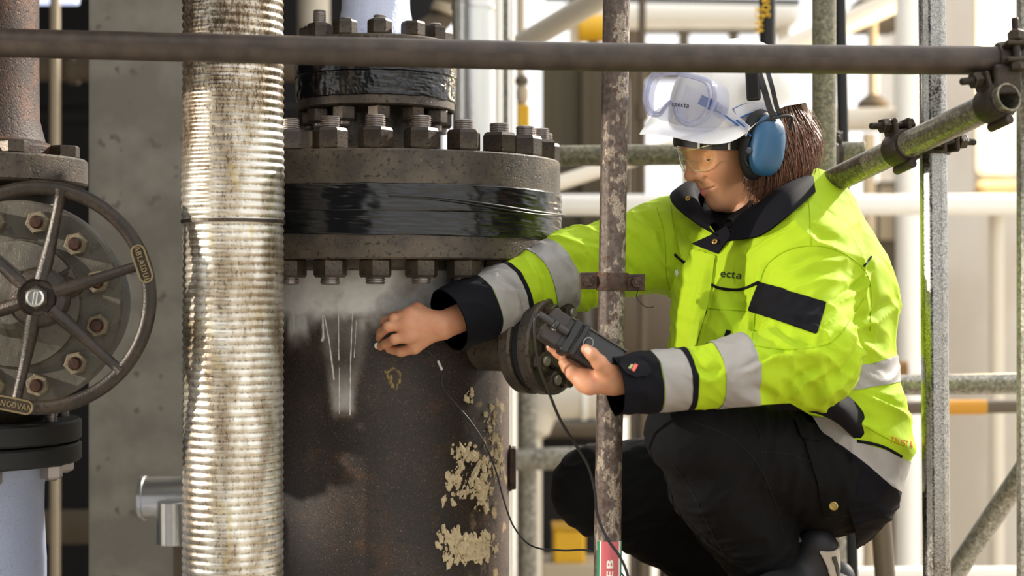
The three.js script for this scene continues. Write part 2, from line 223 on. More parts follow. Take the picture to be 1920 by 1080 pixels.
  const db = thing('window_frame', 'dark frame with bright openings between white beam and helmet', 'frame'); { const d = 8.6, s = d / F; const bar = (x0, y0, x1, y1) => part(db, 'bar', place(box((x1 - x0) * s, (y1 - y0) * s, 0.05, 0.008), at((x0 + x1) / 2, (y0 + y1) / 2, d)), M.brown); bar(1170, 52, 1480, 64); bar(1170, 64, 1206, 150); bar(1272, 64, 1292, 150); bar(1366, 64, 1384, 150); bar(1170, 128, 1480, 150); part(db, 'post', place(box(0.06, 4, 0.06), V(at(1188, 0, d).x, GY + 1.98, -d)), M.brown); }
  const tc = down(1204, 6.1, 0.015, M.brown, 'conduit', 'thin dark conduit between chipped upright and goggles', 'pipe', -200); collar(tc, at(1204, 225, 6.1), V(0, 1, 0), 0.026, M.brown, 'junction', 0.06);
  bgTube('ledger_tube', 'olive horizontal scaffold tube running behind the head', 'tube', at(1000, 293, 3.7), at(1622, 286, 3.55), 0.0241, M.oliveTube);
  const op = thing('scaffold_upright', 'thick olive scaffold upright behind the hair', 'tube'); part(op, 'tube', rod(at(1545, -200, 3.46), V(at(1546, 0, 3.46).x, GY - 0.02, -3.46), 0.0255), M.oliveTube);
  const cc = thing('scaffold_coupler', 'dark coupler clamping olive ledger to olive upright near the hair', 'coupler'); ringBand(cc, at(1560, 289, 3.565), V(1, 0, 0), V(0, 1, 0.2), V(0, 0, 1)); part(cc, 'saddle', place(box(0.05, 0.05, 0.05, 0.008), at(1548, 290, 3.51)), M.coupler);
  // text board behind the helmet
  const tb = thing('marked_tube', 'black tube with yellow lettering rising behind the helmet', 'tube'); part(tb, 'tube', rod(at(1439, -160, 4.3), V(at(1436, 0, 4.3).x, GY - 0.02, -4.3), 0.022), M.blackish);
  { const yl = std({ color: 0xe0b020, roughness: 0.5 }); for (const [s, x, y] of [['SON', 1436, 12], ['VASY', 1423, 38]]) { const g = lettering(s, 0.022, 0.002), p = at(x, y, 4.276 + (x < 1430 ? 0.004 : 0)); part(tb, 'lettering', g.applyMatrix4(frame(p, V(0, 1, 0), V(-1, 0, 0), V(0, 0, 1))), yl, 'yellow capital letters'); } }
  bgTube('brace_tube', 'pale beige brace slanting up to the bright column from behind the helmet', 'tube', at(1430, 112, 6), at(1712, -12, 6.4), 0.044, M.pale);
  bgTube('leaning_tube', 'dark tube leaning beside the olive upright', 'tube', at(1574, -60, 3.9), V(at(1616, 0, 3.9).x, GY + 0.01, -3.85), 0.0135, M.blackish);
  bgTube('leaning_tube', 'dark tube leaning out under the jacket hem', 'tube', at(1640, 820, 3.7), V(at(1735, 0, 3.7).x, GY + 0.01, -3.6), 0.0235, M.brown);
  const hg = thing('hanger_rod', 'pale hanger rod ending in a brown bolted foot against the bright window', 'rod'); part(hg, 'rod', rod(at(1636, -120, 6.4), at(1636, 196, 6.4), 0.02), M.beige); part(hg, 'foot', along(turned([[0, 0], [0.05, 0.004], [0.066, 0.02], [0.05, 0.04], [0.024, 0.06], [0, 0.06]], 24), at(1636, 206, 6.4), at(1636, 100, 6.4)), M.brown);
  const ub = thing('dark_hopper', 'dark grey hopper hanging at the top behind the hanger rod', 'hopper'); part(ub, 'casing', place(box(0.2, 0.14, 0.2, 0.02), at(1640, 32, 7.2)), M.brown); part(ub, 'rail', place(box(0.6, 0.03, 0.1, 0.01), at(1640, -14, 7.2)), M.brown); part(ub, 'post', place(box(0.05, 4, 0.05), V(at(1690, 0, 7.3).x, GY + 1.98, -7.3)), M.brown);
  bgTube('header_pipe', 'wide pale grey pipe crossing behind the hair at neck height', 'pipe', at(1465, 226, 6.1), at(1760, 222, 6.1), 0.045, M.pale);
  down(1629, 7.2, 0.03, M.beige, 'standpipe', 'beige standpipe between the shoulder and the bright column', 'pipe', 250);
  slab('control_cabinet', 'grey brown cabinet half hidden between shoulder and bright column', 'cabinet', 1644, 340, 1684, 580, 7.4, 0.3, M.brown, (t, s) => { part(t, 'door', place(box(30 * s, 100 * s, 0.02, 0.006), at(1664, 400, 7.38)), M.beige); part(t, 'leg', place(box(0.06, 2.2, 0.06), V(at(1664, 0, 7.5).x, GY + 1.08, -7.5)), M.brown); });
  const wc = down(1703, 6.0, 0.046, M.white, 'white_column', 'bright white pipe column beside the green lit upright', 'column', -300); collar(wc, at(1703, 700, 6), V(0, 1, 0), 0.05, M.white, 'joint_ring');
  const ct = thing('cream_tank', 'large cream tank with tan rust stains filling the far side', 'tank'); { const a = at(2040, 0, 8.6); part(ct, 'shell', place(turned([[0, 0], [1.1, 0], [1.1, 5.6], [0, 5.9]], 72), V(a.x, GY - 0.02, a.z)), M.cream); }
  const lb = thing('bulkhead_lamp', 'tall glowing bulkhead lamp with a rusty lower cap on the cream tank', 'lamp'); { const d = 6.4, s = d / F; part(lb, 'backplate', place(box(84 * s, 450 * s, 0.03, 0.01), at(1868, 176, d + 0.05)), M.pale); part(lb, 'lamp_diffuser', place(box(74 * s, 380 * s, 0.08, 0.035, 4), at(1868, 140, d)), std({ color: 0xfff4da, emissive: 0xffedc4, emissiveIntensity: 1.0, roughness: 0.4 })); part(lb, 'end_cap', place(box(78 * s, 62 * s, 0.09, 0.035, 4), at(1868, 368, d)), std({ color: 0xc8ab7c, roughness: 0.6 })); const a = at(1868, 390, d + 0.08); part(lb, 'stanchion', rod(V(a.x, GY - 0.02, a.z), V(a.x, a.y, a.z), 0.03), M.pale); const pl = new THREE.PointLight(0xffe6b8, 4, 0, 2); const q = at(1868, 140, d - 0.12); pl.position.copy(q); pl.castShadow = true; pl.shadow.radius = 2; pl.name = 'bulkhead_lamp'; scene.add(pl); }
  // scaffold on the far side
  bgTube('guard_rail', 'galvanized guard rail crossing behind the jacket at waist height', 'tube', at(1600, 723, 3.75), at(2060, 717, 3.6), 0.0241, M.galvDull);
  bgTube('timber_rail', 'brown and yellow rail just below the galvanized guard rail', 'rail', at(1600, 766, 4.4), at(2060, 760, 4.4), 0.018, M.brown); { const t = thing('yellow_sleeve', 'yellow sleeve on the brown rail below the guard rail', 'sleeve'); part(t, 'sleeve', rod(at(1770, 764, 4.4), at(1848, 763, 4.4), 0.0205), std({ color: 0xc48a20, roughness: 0.6 })); }
  bgTube('brace_tube', 'galvanized brace slanting down from the dark edge upright', 'tube', at(1950, 838, 3.5), at(1740, 1150, 3.7), 0.0241, M.galvDull);
  bgTube('toe_tube', 'pale horizontal tube along the bottom behind the shoe', 'tube', at(1540, 1076, 4.6), at(2060, 1074, 4.6), 0.02, M.white);
  down(1575, 4.4, 0.024, M.greyPipe, 'grey_post', 'grey post behind the shoe under the seat', 'post', 900);
  // low centre, between vessel and knee
  down(989, 4.9, 0.0285, M.greyPipe, 'grey_post', 'grey upright tube beside the rusty vessel', 'post', 720);
  bgTube('ledger_tube', 'pale grey ledger behind the far knee', 'tube', at(955, 862, 4.85), at(1150, 857, 4.85), 0.034, M.greyPipe);
  slab('dark_machine', 'dark machine casing behind the far knee', 'machine', 1012, 800, 1130, 1064, 6.4, 0.5, M.blackish, (t, s) => { part(t, 'lid', place(box(110 * s, 26 * s, 0.1, 0.01), at(1070, 806, 6.36)), M.brown); part(t, 'plinth', place(box(0.22, at(0, 1062, 6.4).y - GY + 0.02, 0.4, 0.01), V(at(1071, 0, 6.4).x, (at(0, 1062, 6.4).y + GY) / 2, -6.65)), M.blackish); });
  const yc = thing('yellow_crate', 'yellow crate low between vessel and far knee', 'crate'); { const d = 5.8, s = d / F; part(yc, 'body', place(box(60 * s, 66 * s, 0.14, 0.012), at(1066, 1022, d)), M.yellow); part(yc, 'lid', place(box(64 * s, 8 * s, 0.15, 0.006), at(1066, 986, d)), std({ color: 0xb98c12, roughness: 0.6 })); const y = at(0, 1055, d).y; part(yc, 'pallet', place(box(0.2, y - GY + 0.02, 0.2, 0.01), V(at(1066, 0, d).x, (y + GY) / 2, -d)), M.beige); }
  const pe = thing('pale_elbow', 'pale lagged pipe elbow behind the held instrument', 'pipe fitting'); part(pe, 'elbow', cable([at(1000, 800, 5.6), at(1020, 762, 5.6), at(1070, 752, 5.6), at(1150, 752, 5.6), at(1168, 752, 5.6)], 0.062, 60, 20), M.pale); part(pe, 'cuff', rod(at(1090, 752, 5.6), at(1100, 752, 5.6), 0.068), M.white); part(pe, 'leg', rod(at(1000, 800, 5.6), V(at(1000, 0, 5.6).x, GY - 0.02, -5.6), 0.03), M.pale);
  const gl2 = bgTube('grey_ledge', 'grey ledge pipe under the pale elbow', 'pipe', at(1000, 806, 6.15), at(1150, 806, 6.15), 0.03, M.brown); { const a = at(1145, 806, 6.15); part(gl2, 'post', rod(V(a.x, GY - 0.02, a.z), V(a.x, a.y - 0.026, a.z), 0.014), M.brown); }
  slab('cream_plinth', 'low beige plinth under the yellow crate', 'plinth', 1000, 1062, 1130, 1150, 6.0, 0.3, M.beige, (t) => { part(t, 'foot', place(box(0.2, at(0, 1148, 6).y - GY + 0.02, 0.2), V(at(1065, 0, 6).x, (at(0, 1148, 6).y + GY) / 2, -6.15)), M.beige); });
}
// a scaffold clamp ring with its bolt: axis along the tube, lug towards the bolt, bolt running along `tang`
function ringBand(t, c, axis, lug, tangHint, r = 0.0242, w = 0.042, mat = M.coupler) {
  const a = axis.clone().normalize(), u = lug.clone().addScaledVector(a, -lug.dot(a)).normalize(); let tn = a.clone().cross(u); if (tangHint && tn.dot(tangHint) < 0) tn.negate();
  const y = w / 2, ring = turned([[r + 0.0004, -y], [r + 0.0055, -y], [r + 0.0072, -y + 0.004], [r + 0.0072, y - 0.004], [r + 0.0055, y], [r + 0.0004, y], [r + 0.0004, -y]], 36);
  const m = frame(c, u.clone().cross(a).negate().multiplyScalar(1), a, u); ring.applyMatrix4(new THREE.Matrix4().makeBasis(a.clone().cross(u), a, u).setPosition(c)); void m;
  const fr = new THREE.Matrix4().makeBasis(tn, a, tn.clone().cross(a)); const sgn = tn.clone().cross(a).dot(u); fr.setPosition(c);
  const ear = (s) => place(box(0.009, w * 0.9, 0.03, 0.004), V(s * 0.0145, 0, sgn * (r + 0.013))).applyMatrix4(fr);
  part(t, 'band', merge(ring, ear(1), ear(-1)), mat);
  const bc = c.clone().addScaledVector(u, r + 0.018), P = (s) => bc.clone().addScaledVector(tn, s);
  part(t, 'bolt', merge(rod(P(-0.03), P(0.034), 0.0062, 18), along(threaded(0.006, 0.026, 0.003), P(0.032), P(0.06))), mat);
  part(t, 'nut', inst(hexNut(0.024, 0.016), P(0.0195), tn), mat); part(t, 'bolt_head', inst(hexNut(0.023, 0.012), P(-0.0195), tn.clone().negate()), mat);
  const hp = c.clone().addScaledVector(u, -(r + 0.01)); part(t, 'hinge_pin', rod(hp.clone().addScaledVector(a, -w * 0.6), hp.clone().addScaledVector(a, w * 0.6), 0.0085, 18), mat);
}

// ---------------------------------------------------------------- pressure vessel with its bolted heads
const VX = -0.2602, VZ = -3.28, VR = 0.2547;
{
  // the shell's colour: rust, white spray with runs, chalk mark, painted rim light (u metres round from the front, v height)
  const W = 1400, H = 1120, U0 = 0.42, Y0 = 0.04, Y1 = 0.70;
  const place2 = (u, y) => { const a = u / VR, d = -VZ - VR * Math.cos(a); return [960 + (VX + VR * Math.sin(a)) / d * F, 540 - (y - CY) / d * F]; };
  const runs = [[608, 592, 617, 640, 2.6], [617, 640, 626, 712, 3.2], [634, 556, 635, 676, 2.0], [661, 575, 657, 680, 2.2], [657, 680, 656, 778, 2.8], [605, 592, 606, 634, 4.2], [606, 634, 604, 638, 5], [550, 580, 551, 618, 2.6], [559, 580, 559, 612, 2], [668, 600, 664, 670, 1.6], [636, 690, 636, 776, 2.2], [548, 560, 549, 596, 3]];
  const seg = (x, y, a, b, c, d) => { const t = cl(((x - a) * (c - a) + (y - b) * (d - b)) / ((c - a) ** 2 + (d - b) ** 2)); return [Math.hypot(x - a - t * (c - a), y - b - t * (d - b)), t]; };
  const chalk = [[722, 697, 730, 712], [730, 712, 740, 728], [725, 700, 737, 690], [737, 690, 750, 700], [750, 700, 749, 718], [730, 718, 742, 731], [742, 731, 745, 722], [733, 705, 734, 726]];
  T.vessel = dtex(W, H, (s, t) => {
    const u = (s - 0.5) * 2 * U0, y = Y0 + t * (Y1 - Y0), [x, py] = place2(u, y);
    const n1 = fbm(u * 9, y * 9, 2, 5), n2 = fbm(u * 60, y * 60, 7, 3), n3 = fbm(u * 160, y * 110, 9, 2);
    let c = mix3([46, 33, 25], [82, 58, 43], ss(-0.3, 0.4, n1 + 0.3 * n2)); c = mix3(c, [24, 19, 16], ss(0.05, 0.4, n2) * 0.7);
    c = mix3(c, [160, 130, 108], 0.6 * ss(0.2, 0.5, n3)); c = mix3(c, [20, 16, 14], 0.6 * ss(0.12, 0.4, -n3)); c = mix3(c, [120, 72, 34], 0.45 * ss(0.12, 0.35, fbm(u * 14, y * 22, 31, 4)));
    { const g1 = hash2(Math.round(u * 900), Math.round(y * 900)), g2 = noise(u * 420, y * 330, 21); c = c.map((k) => k * (0.62 + 0.5 * g1 + 0.55 * g2)); if (g2 + 0.5 * (g1 - 0.5) > 0.62) c = mix3(c, [176, 150, 126], 0.7); const ed = ss(0.02, 0.2, fbm(u * 30, y * 16, 61, 4) + ss(870, 940, x) * 0.8 - 0.4); c = mix3(c, [168 + 40 * g2, 134 + 34 * g2, 112 + 30 * g2], 0.75 * ed * cl(0.55 + g2 + 0.4 * g1)); }  // paler grain along one edge: rim light painted in among pale flakes
    const warp = 26 * fbm(u * 22, y * 22, 40, 3), wy = py + warp, wx = x + warp * 0.6;
    let m = ss(640, 572, wy) * ss(890, 800, wx) * (0.92 + 0.7 * fbm(u * 16, y * 16, 44, 4)) * mix(1, 0.75, ss(700, 760, wx));
    const ty = ss(590, 770, py); m = Math.max(m, ss(mix(590, 612, ty), mix(612, 630, ty), x + 10 * n1) * ss(mix(712, 676, ty), mix(676, 655, ty), x + 12 * n1) * ss(792, 762, py + 18 * n1 + 8 * n2) * (0.4 + 0.5 * fbm(u * 14, y * 8, 48, 3) + 0.22 * ss(690, 770, py)));
    m = Math.max(m, ss(530, 545, x) * ss(590, 570, x) * ss(660, 610, wy) * 0.75);
    for (const [a, b, e, f, w] of runs) { const [d, k] = seg(x, py, a, b, e, f); m = Math.max(m, ss(w * (0.8 + 0.3 * k) + 1.2 * n2, w * 0.25, d + 1.3 * Math.abs(noise(py * 0.05, a))) * 0.9); }
    const spray = mix3([176, 174, 168], [234, 233, 228], ss(0.2, 1.0, m) + 0.25 * n2);
    c = mix3(c, spray, cl(m * 1.1));
    let ch = 0; for (const q of chalk) ch = Math.max(ch, ss(3.2, 1.2, seg(x, py, ...q)[0])); if (ch) c = mix3(c, [196, 168, 74], ch * cl(0.5 + 1.8 * n3 + 0.25));
    c = c.map((k) => k * 0.66); { const sp = cl(m * 1.1); c = mix3(c, spray, sp * 0.6); }
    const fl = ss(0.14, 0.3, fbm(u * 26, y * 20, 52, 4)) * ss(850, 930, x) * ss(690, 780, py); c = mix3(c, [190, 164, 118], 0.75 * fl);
    return c;
  });
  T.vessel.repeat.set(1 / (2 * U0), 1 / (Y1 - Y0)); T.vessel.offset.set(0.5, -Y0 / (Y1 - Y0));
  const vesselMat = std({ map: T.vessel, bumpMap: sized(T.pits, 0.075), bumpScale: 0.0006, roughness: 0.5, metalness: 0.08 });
  const tapeMat = std({ color: 0x0a0b0e, roughness: 0.2 });
  const v = thing('pressure_vessel', 'tall rusty vessel with a big bolted flange and whitish spray runs on its wall', 'vessel');
  const A = (g) => place(g, V(VX, 0, VZ));
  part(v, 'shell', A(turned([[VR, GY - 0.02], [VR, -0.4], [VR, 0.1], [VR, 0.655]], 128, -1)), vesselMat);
  part(v, 'neck', A(turned([[VR - 0.002, 0.652], [VR + 0.012, 0.66], [VR + 0.02, 0.68]], 96)), M.darkSteel);
  const flange = (r, y0, y1, b = 0.003) => A(turned([[0, y0], [r - b, y0], [r, y0 + b], [r, y1 - b], [r - b, y1], [0, y1]], 128, 0.5));
  part(v, 'lower_flange', flange(0.359, 0.6735, 0.734), M.darkSteel); part(v, 'upper_flange', flange(0.359, 0.797, 0.876), M.darkSteel); part(v, 'gasket', flange(0.345, 0.733, 0.798), M.blackish);
  // glossy wrapping tape, two turns with an overlap
  const wrap = (r, y0, y1, wav, seed, taper) => { const n = 26, m = 260, pos = [], uv = [], idx = []; for (let i = 0; i <= n; i++) for (let j = 0; j <= m; j++) { const a = (j / m - 0.5) * 2 * Math.PI, k = i / n, e = Math.min(k, 1 - k); const lift = taper ? taper(a) : 0; const y = mix(y0 + lift, y1 + lift * 0.6, k) + 0.0018 * noise(a * 6, k * 2 + seed); const q = r + (e < 0.02 ? -0.004 : 0) + wav * (noise(a * 16, k * 3, seed) + 0.8 * noise(a * 5 + k * 4, k * 12, seed + 4) + 0.5 * noise(a * 40, k * 8, seed)); pos.push(q * Math.sin(a), y, q * Math.cos(a)); uv.push(a * r, y); } for (let i = 0; i < n; i++) for (let j = 0; j < m; j++) { const a = i * (m + 1) + j, b = a + m + 1; idx.push(a, a + 1, b, b, a + 1, b + 1); } const g = new THREE.BufferGeometry(); g.setAttribute('position', new THREE.Float32BufferAttribute(pos, 3)); g.setAttribute('uv', new THREE.Float32BufferAttribute(uv, 2)); g.setIndex(idx); g.computeVertexNormals(); return g; };
  part(v, 'tape_wrap', A(wrap(0.3605, 0.716, 0.766, 0.0011, 3, (a) => -0.004 * Math.sin(a))), tapeMat, 'glossy black wrapping tape'); part(v, 'tape_wrap', A(wrap(0.3618, 0.758, 0.812, 0.0013, 9, (a) => 0.002 - 0.006 * ss(0.5, 1.4, a))), tapeMat, 'glossy black wrapping tape');
  const onTape = (a, y, r = 0.3645) => V(VX + r * Math.sin(a), y, VZ + r * Math.cos(a));
  part(v, 'binding_wire', merge(cable([onTape(0.1, 0.79), onTape(0.35, 0.786), onTape(0.65, 0.776), onTape(0.95, 0.768), onTape(1.25, 0.766), onTape(1.6, 0.77), onTape(2.4, 0.775)], 0.0024, 120), cable([onTape(0.1, 0.789), onTape(0.4, 0.781), onTape(0.7, 0.769), onTape(1.0, 0.762), onTape(1.3, 0.7645), onTape(1.6, 0.768), onTape(2.4, 0.772)], 0.002, 120)), M.cableBlack);
  const nut = hexNut(0.057, 0.04), nutL = hexNut(0.055, 0.034), stud = threaded(0.0185, 0.06), N = 24, off = 1.4 * DEG;
  for (let i = 0; i < N; i++) {
    const a = off + i / N * 2 * Math.PI, r = 0.3255, x = VX + r * Math.sin(a), z = VZ + r * Math.cos(a), tw = R(0, 1);
    const m = part(v, 'nut', nut, M.nut); m.position.set(x, 0.876, z); m.rotation.y = tw; const s = part(m, 'stud', stud, M.thread); s.position.y = 0.004 - R(0, 0.006);
    const l = part(v, 'nut', nutL, M.nut); l.position.set(x, 0.6735, z); l.rotation.set(Math.PI, tw + 0.7, 0); const q = part(l, 'stud', stud, M.thread); q.position.y = -0.01 - R(0, 0.005);
  }
  // upper head
  const SX = -0.279, B = (g) => place(g, V(SX, 0, VZ)), fl2 = (r, y0, y1, b = 0.003) => B(turned([[0, y0], [r - b, y0], [r, y0 + b], [r, y1 - b], [r - b, y1], [0, y1]], 96, 0.5));
  part(v, 'nozzle_neck', B(turned([[0.15, 0.872], [0.11, 0.9], [0.092, 0.93], [0.092, 0.97], [0.12, 0.982]], 64)), M.darkSteel);
  part(v, 'small_flange', fl2(0.161, 0.979, 1.03), M.darkSteel); part(v, 'small_flange', fl2(0.161, 1.075, 1.118), M.darkSteel);
  part(v, 'tape_wrap', B(wrap(0.1625, 0.996, 1.05, 0.0016, 15)), tapeMat, 'glossy black wrapping tape'); part(v, 'tape_wrap', B(wrap(0.1655, 1.045, 1.083, 0.001, 19)), tapeMat, 'glossy black wrapping tape');
  const n2 = hexNut(0.042, 0.03), s2 = threaded(0.013, 0.05, 0.0036);
  for (let i = 0; i < 12; i++) { const a = 0.14 + i / 12 * 2 * Math.PI, x = SX + 0.134 * Math.sin(a), z = VZ + 0.134 * Math.cos(a), tw = R(0, 1); const m = part(v, 'nut', n2, M.nut); m.position.set(x, 1.118, z); m.rotation.y = tw; part(m, 'stud', s2, M.thread).position.y = R(-0.012, 0.002) - (i === 10 ? -0.012 : 0.008); const l = part(v, 'nut', n2, M.nut); l.position.set(x, 0.979, z); l.rotation.set(Math.PI, tw + 0.5, 0); part(l, 'stud', s2, M.thread).position.y = R(-0.012, 0.004); }
  part(v, 'bonnet', B(turned([[0.1, 1.115], [0.094, 1.125], [0.078, 1.15], [0.07, 1.19], [0.068, 1.26], [0.07, 1.27], [0.072, 1.3], [0.07, 2.4]], 64)), M.bluePaint, 'pale blue painted bonnet');
  // bracket lug on the wall
  part(v, 'lug', place(box(0.014, 0.084, 0.05, 0.003), V(at(961, 878, 3.26).x, at(0, 878, 3.26).y, -3.27)), M.rust); part(v, 'lug_weld', cable([V(VX + VR - 0.001, at(0, 838, 3.26).y, -3.262), V(VX + VR + 0.002, at(0, 878, 3.26).y, -3.258), V(VX + VR - 0.001, at(0, 918, 3.26).y, -3.262)], 0.007, 30), M.rust);
  // side nozzle with two flanges
  const al = 54 * DEG, nd = V(Math.sin(al), 0, Math.cos(al)), nc = V(VX, at(0, 648, 3.05).y, VZ), nz = (s) => nc.clone().addScaledVector(nd, s);
  const ring = (r, a, b) => along(turned([[0, 0], [r - 0.004, 0], [r, 0.004], [r, b - a - 0.004], [r - 0.004, b - a], [0, b - a]], 64, 0.5), nz(a), nz(b));
  part(v, 'nozzle_pipe', rod(nz(0.2), nz(0.375), 0.052, 48), M.darkSteel); part(v, 'nozzle_flange', ring(0.093, 0.352, 0.38), M.darkSteel); part(v, 'nozzle_gasket', ring(0.085, 0.379, 0.397), M.blackish); part(v, 'blind_flange', ring(0.093, 0.396, 0.424), M.darkSteel);
  part(v, 'blind_hub', ring(0.045, 0.423, 0.435), M.darkSteel);
  const n3 = hexNut(0.03, 0.02), s3 = threaded(0.0095, 0.03, 0.0032), nx = V(nd.z, 0, -nd.x);
  for (let i = 0; i < 8; i++) { const a = (i + 0.5) / 8 * 2 * Math.PI, o = nz(0.424).addScaledVector(nx, 0.068 * Math.cos(a)).addScaledVector(YUP, 0.068 * Math.sin(a)); const m = part(v, 'nut', n3, M.nut); const [x, y, z] = axes(nd, YUP); m.applyMatrix4(frame(o, x, y, z)); part(m, 'stud', s3, M.thread).position.y = -0.004; }
  // flaking insulation left on the wall
  const lumps = [], spots = [[868, 846, 24, 16, 34], [860, 905, 24, 36, 60], [905, 912, 26, 48, 130], [880, 1028, 52, 30, 200], [850, 1008, 26, 20, 60], [922, 800, 14, 50, 40], [880, 745, 10, 12, 12], [936, 850, 10, 60, 50], [900, 860, 40, 20, 30]];
  for (const [sx, sy, w, h, n] of spots) for (let i = 0; i < n * 1.15; i++) {
    const px = sx + w * (R(-1, 1) + R(-1, 1)) * 0.55, py = sy + h * (R(-1, 1) + R(-1, 1)) * 0.55, X = (px - 960) / F * 3.08, s = cl((X - VX) / VR * 0.985, -0.97, 0.97), a = Math.asin(s), y = CY + (540 - py) / F * (-VZ - VR * Math.cos(a)), sz = (0.0008 + 0.0046 * rnd() ** 2.2) * (n > 60 ? 1.25 : 1);
    const g = new THREE.IcosahedronGeometry(1, 1), p = g.attributes.position, k = R(0, 50); for (let q = 0; q < p.count; q++) { const e = 1 + 0.95 * noise(p.getX(q) * 1.7 + k, p.getY(q) * 1.7, p.getZ(q) * 1.7); p.setXYZ(q, p.getX(q) * e, p.getY(q) * e, p.getZ(q) * e); }
    g.scale(sz, sz * R(0.8, 2.6), sz * R(0.5, 1.1)); g.rotateZ(R(-0.7, 0.7)); g.rotateY(a); g.translate(VX + (VR + sz * 0.2) * Math.sin(a), y, VZ + (VR + sz * 0.2) * Math.cos(a)); g.computeVertexNormals(); lumps.push(clean(g));
  }
  const res = part(v, 'insulation_residue', mergeGeometries(lumps), std({ color: 0xb8a888, roughness: 0.95 }), 'crumbly cream residue'); res.userData.kind = 'stuff';
}

// ---------------------------------------------------------------- corrugated silver pipe
{
  const X = (437.5 - 960) / F * 2.85, Z = -2.85, r0 = 0.0872, pitch = 0.0139, y0 = 0.02, y1 = 1.42, per = 7, rows = Math.round((y1 - y0) / pitch * per), m = 110, pos = [], uv = [], idx = [];
  const seam = 0.737;
  for (let i = 0; i <= rows; i++) for (let j = 0; j <= m; j++) {
    const a = (j / m - 0.5) * 2 * Math.PI, y = y0 + (y1 - y0) * i / rows, yy = y + 0.0009 * noise(a * 2, y * 9) + (y > seam ? 0.0012 * Math.sin(a * 2) : 0);
    let r = r0 + 0.0025 * (0.5 + 0.5 * Math.cos(2 * Math.PI * yy / pitch)) ** 0.9 * (0.9 + 0.25 * noise(a * 3, y * 20, 3)) + 0.0004 * noise(a * 7, y * 40, 7) + 0.002 * ss(seam - 0.001, seam + 0.001, y) * ss(seam + 0.2, seam + 0.04, y) + 0.0016 * fbm(a * 1.5, y * 4, 17, 2);
    r -= 0.0007 * ss(0.25, 0.4, fbm(a * 8, y * 40, 23, 3));
    pos.push(r * Math.sin(a), y, r * Math.cos(a)); uv.push(a * r0, y);
  }
  for (let i = 0; i < rows; i++) for (let j = 0; j < m; j++) { const a = i * (m + 1) + j, b = a + m + 1; idx.push(a, a + 1, b, b, a + 1, b + 1); }
  const g = new THREE.BufferGeometry(); g.setAttribute('position', new THREE.Float32BufferAttribute(pos, 3)); g.setAttribute('uv', new THREE.Float32BufferAttribute(uv, 2)); g.setIndex(idx); g.computeVertexNormals(); g.translate(X, 0, Z);
  T.clad = dtex(1024, 2048, (s, t) => {
    const a = (s - 0.5) * 6.28, y = y0 + (y1 - y0) * t, top = ss(0.75, 1.1, y);
    const b = fbm(a * 2.2, y * 9, 3, 5), f = fbm(a * 16, y * 60, 8, 4), h = fbm(a * 5, y * 220, 12, 2);
    const k = noise(a * 30, y * 340, 5), e = noise(a * 60, y * 160, 9), left = ss(0.9, -0.6, a);
    let c = mix3([214, 211, 202], [178, 170, 154], ss(-0.2, 0.35, b)); const wash = cl(0.18 + 1.1 * b + 0.5 * top + 0.16 * left + 0.3 * h); c = mix3(c, [128, 110, 88], 0.7 * wash);
    c = mix3(c, [74, 62, 50], 0.8 * ss(0.2, 0.55, 0.55 * f + 0.3 * k + 0.25 * e + 0.34 * wash + 0.1 * top - 0.02)); c = mix3(c, [190, 172, 116], 0.4 * ss(0.2, 0.4, fbm(a * 3, y * 12, 31, 3)));
    const gp = ((y + 0.0009 * noise(a * 2, y * 9)) / pitch) % 1, gr = Math.abs(gp - 0.5); return mix3(c, [86, 76, 60], 0.5 * ss(0.2, 0.02, gr) * cl(0.45 + 2.2 * f));  // darker grooves: mostly shade between the ribs painted in, broken up by grime
  });
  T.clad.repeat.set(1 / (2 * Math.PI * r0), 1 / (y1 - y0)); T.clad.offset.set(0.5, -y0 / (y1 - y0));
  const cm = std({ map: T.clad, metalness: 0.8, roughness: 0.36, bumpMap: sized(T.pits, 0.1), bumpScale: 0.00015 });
  const t = thing('corrugated_pipe', 'upright pipe in dirty silver corrugated cladding with an overlap seam', 'pipe');
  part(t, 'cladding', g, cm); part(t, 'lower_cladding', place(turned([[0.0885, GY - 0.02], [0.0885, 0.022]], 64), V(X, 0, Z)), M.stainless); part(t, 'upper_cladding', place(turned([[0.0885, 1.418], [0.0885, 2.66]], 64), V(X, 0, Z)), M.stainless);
  part(t, 'seam_lip', place(turned([[0.0885, seam - 0.0025], [0.0918, seam - 0.0022], [0.0924, seam + 0.0008], [0.0912, seam + 0.004]], 90), V(X, 0, Z)), M.nut, 'dark lip of the overlap seam');
}

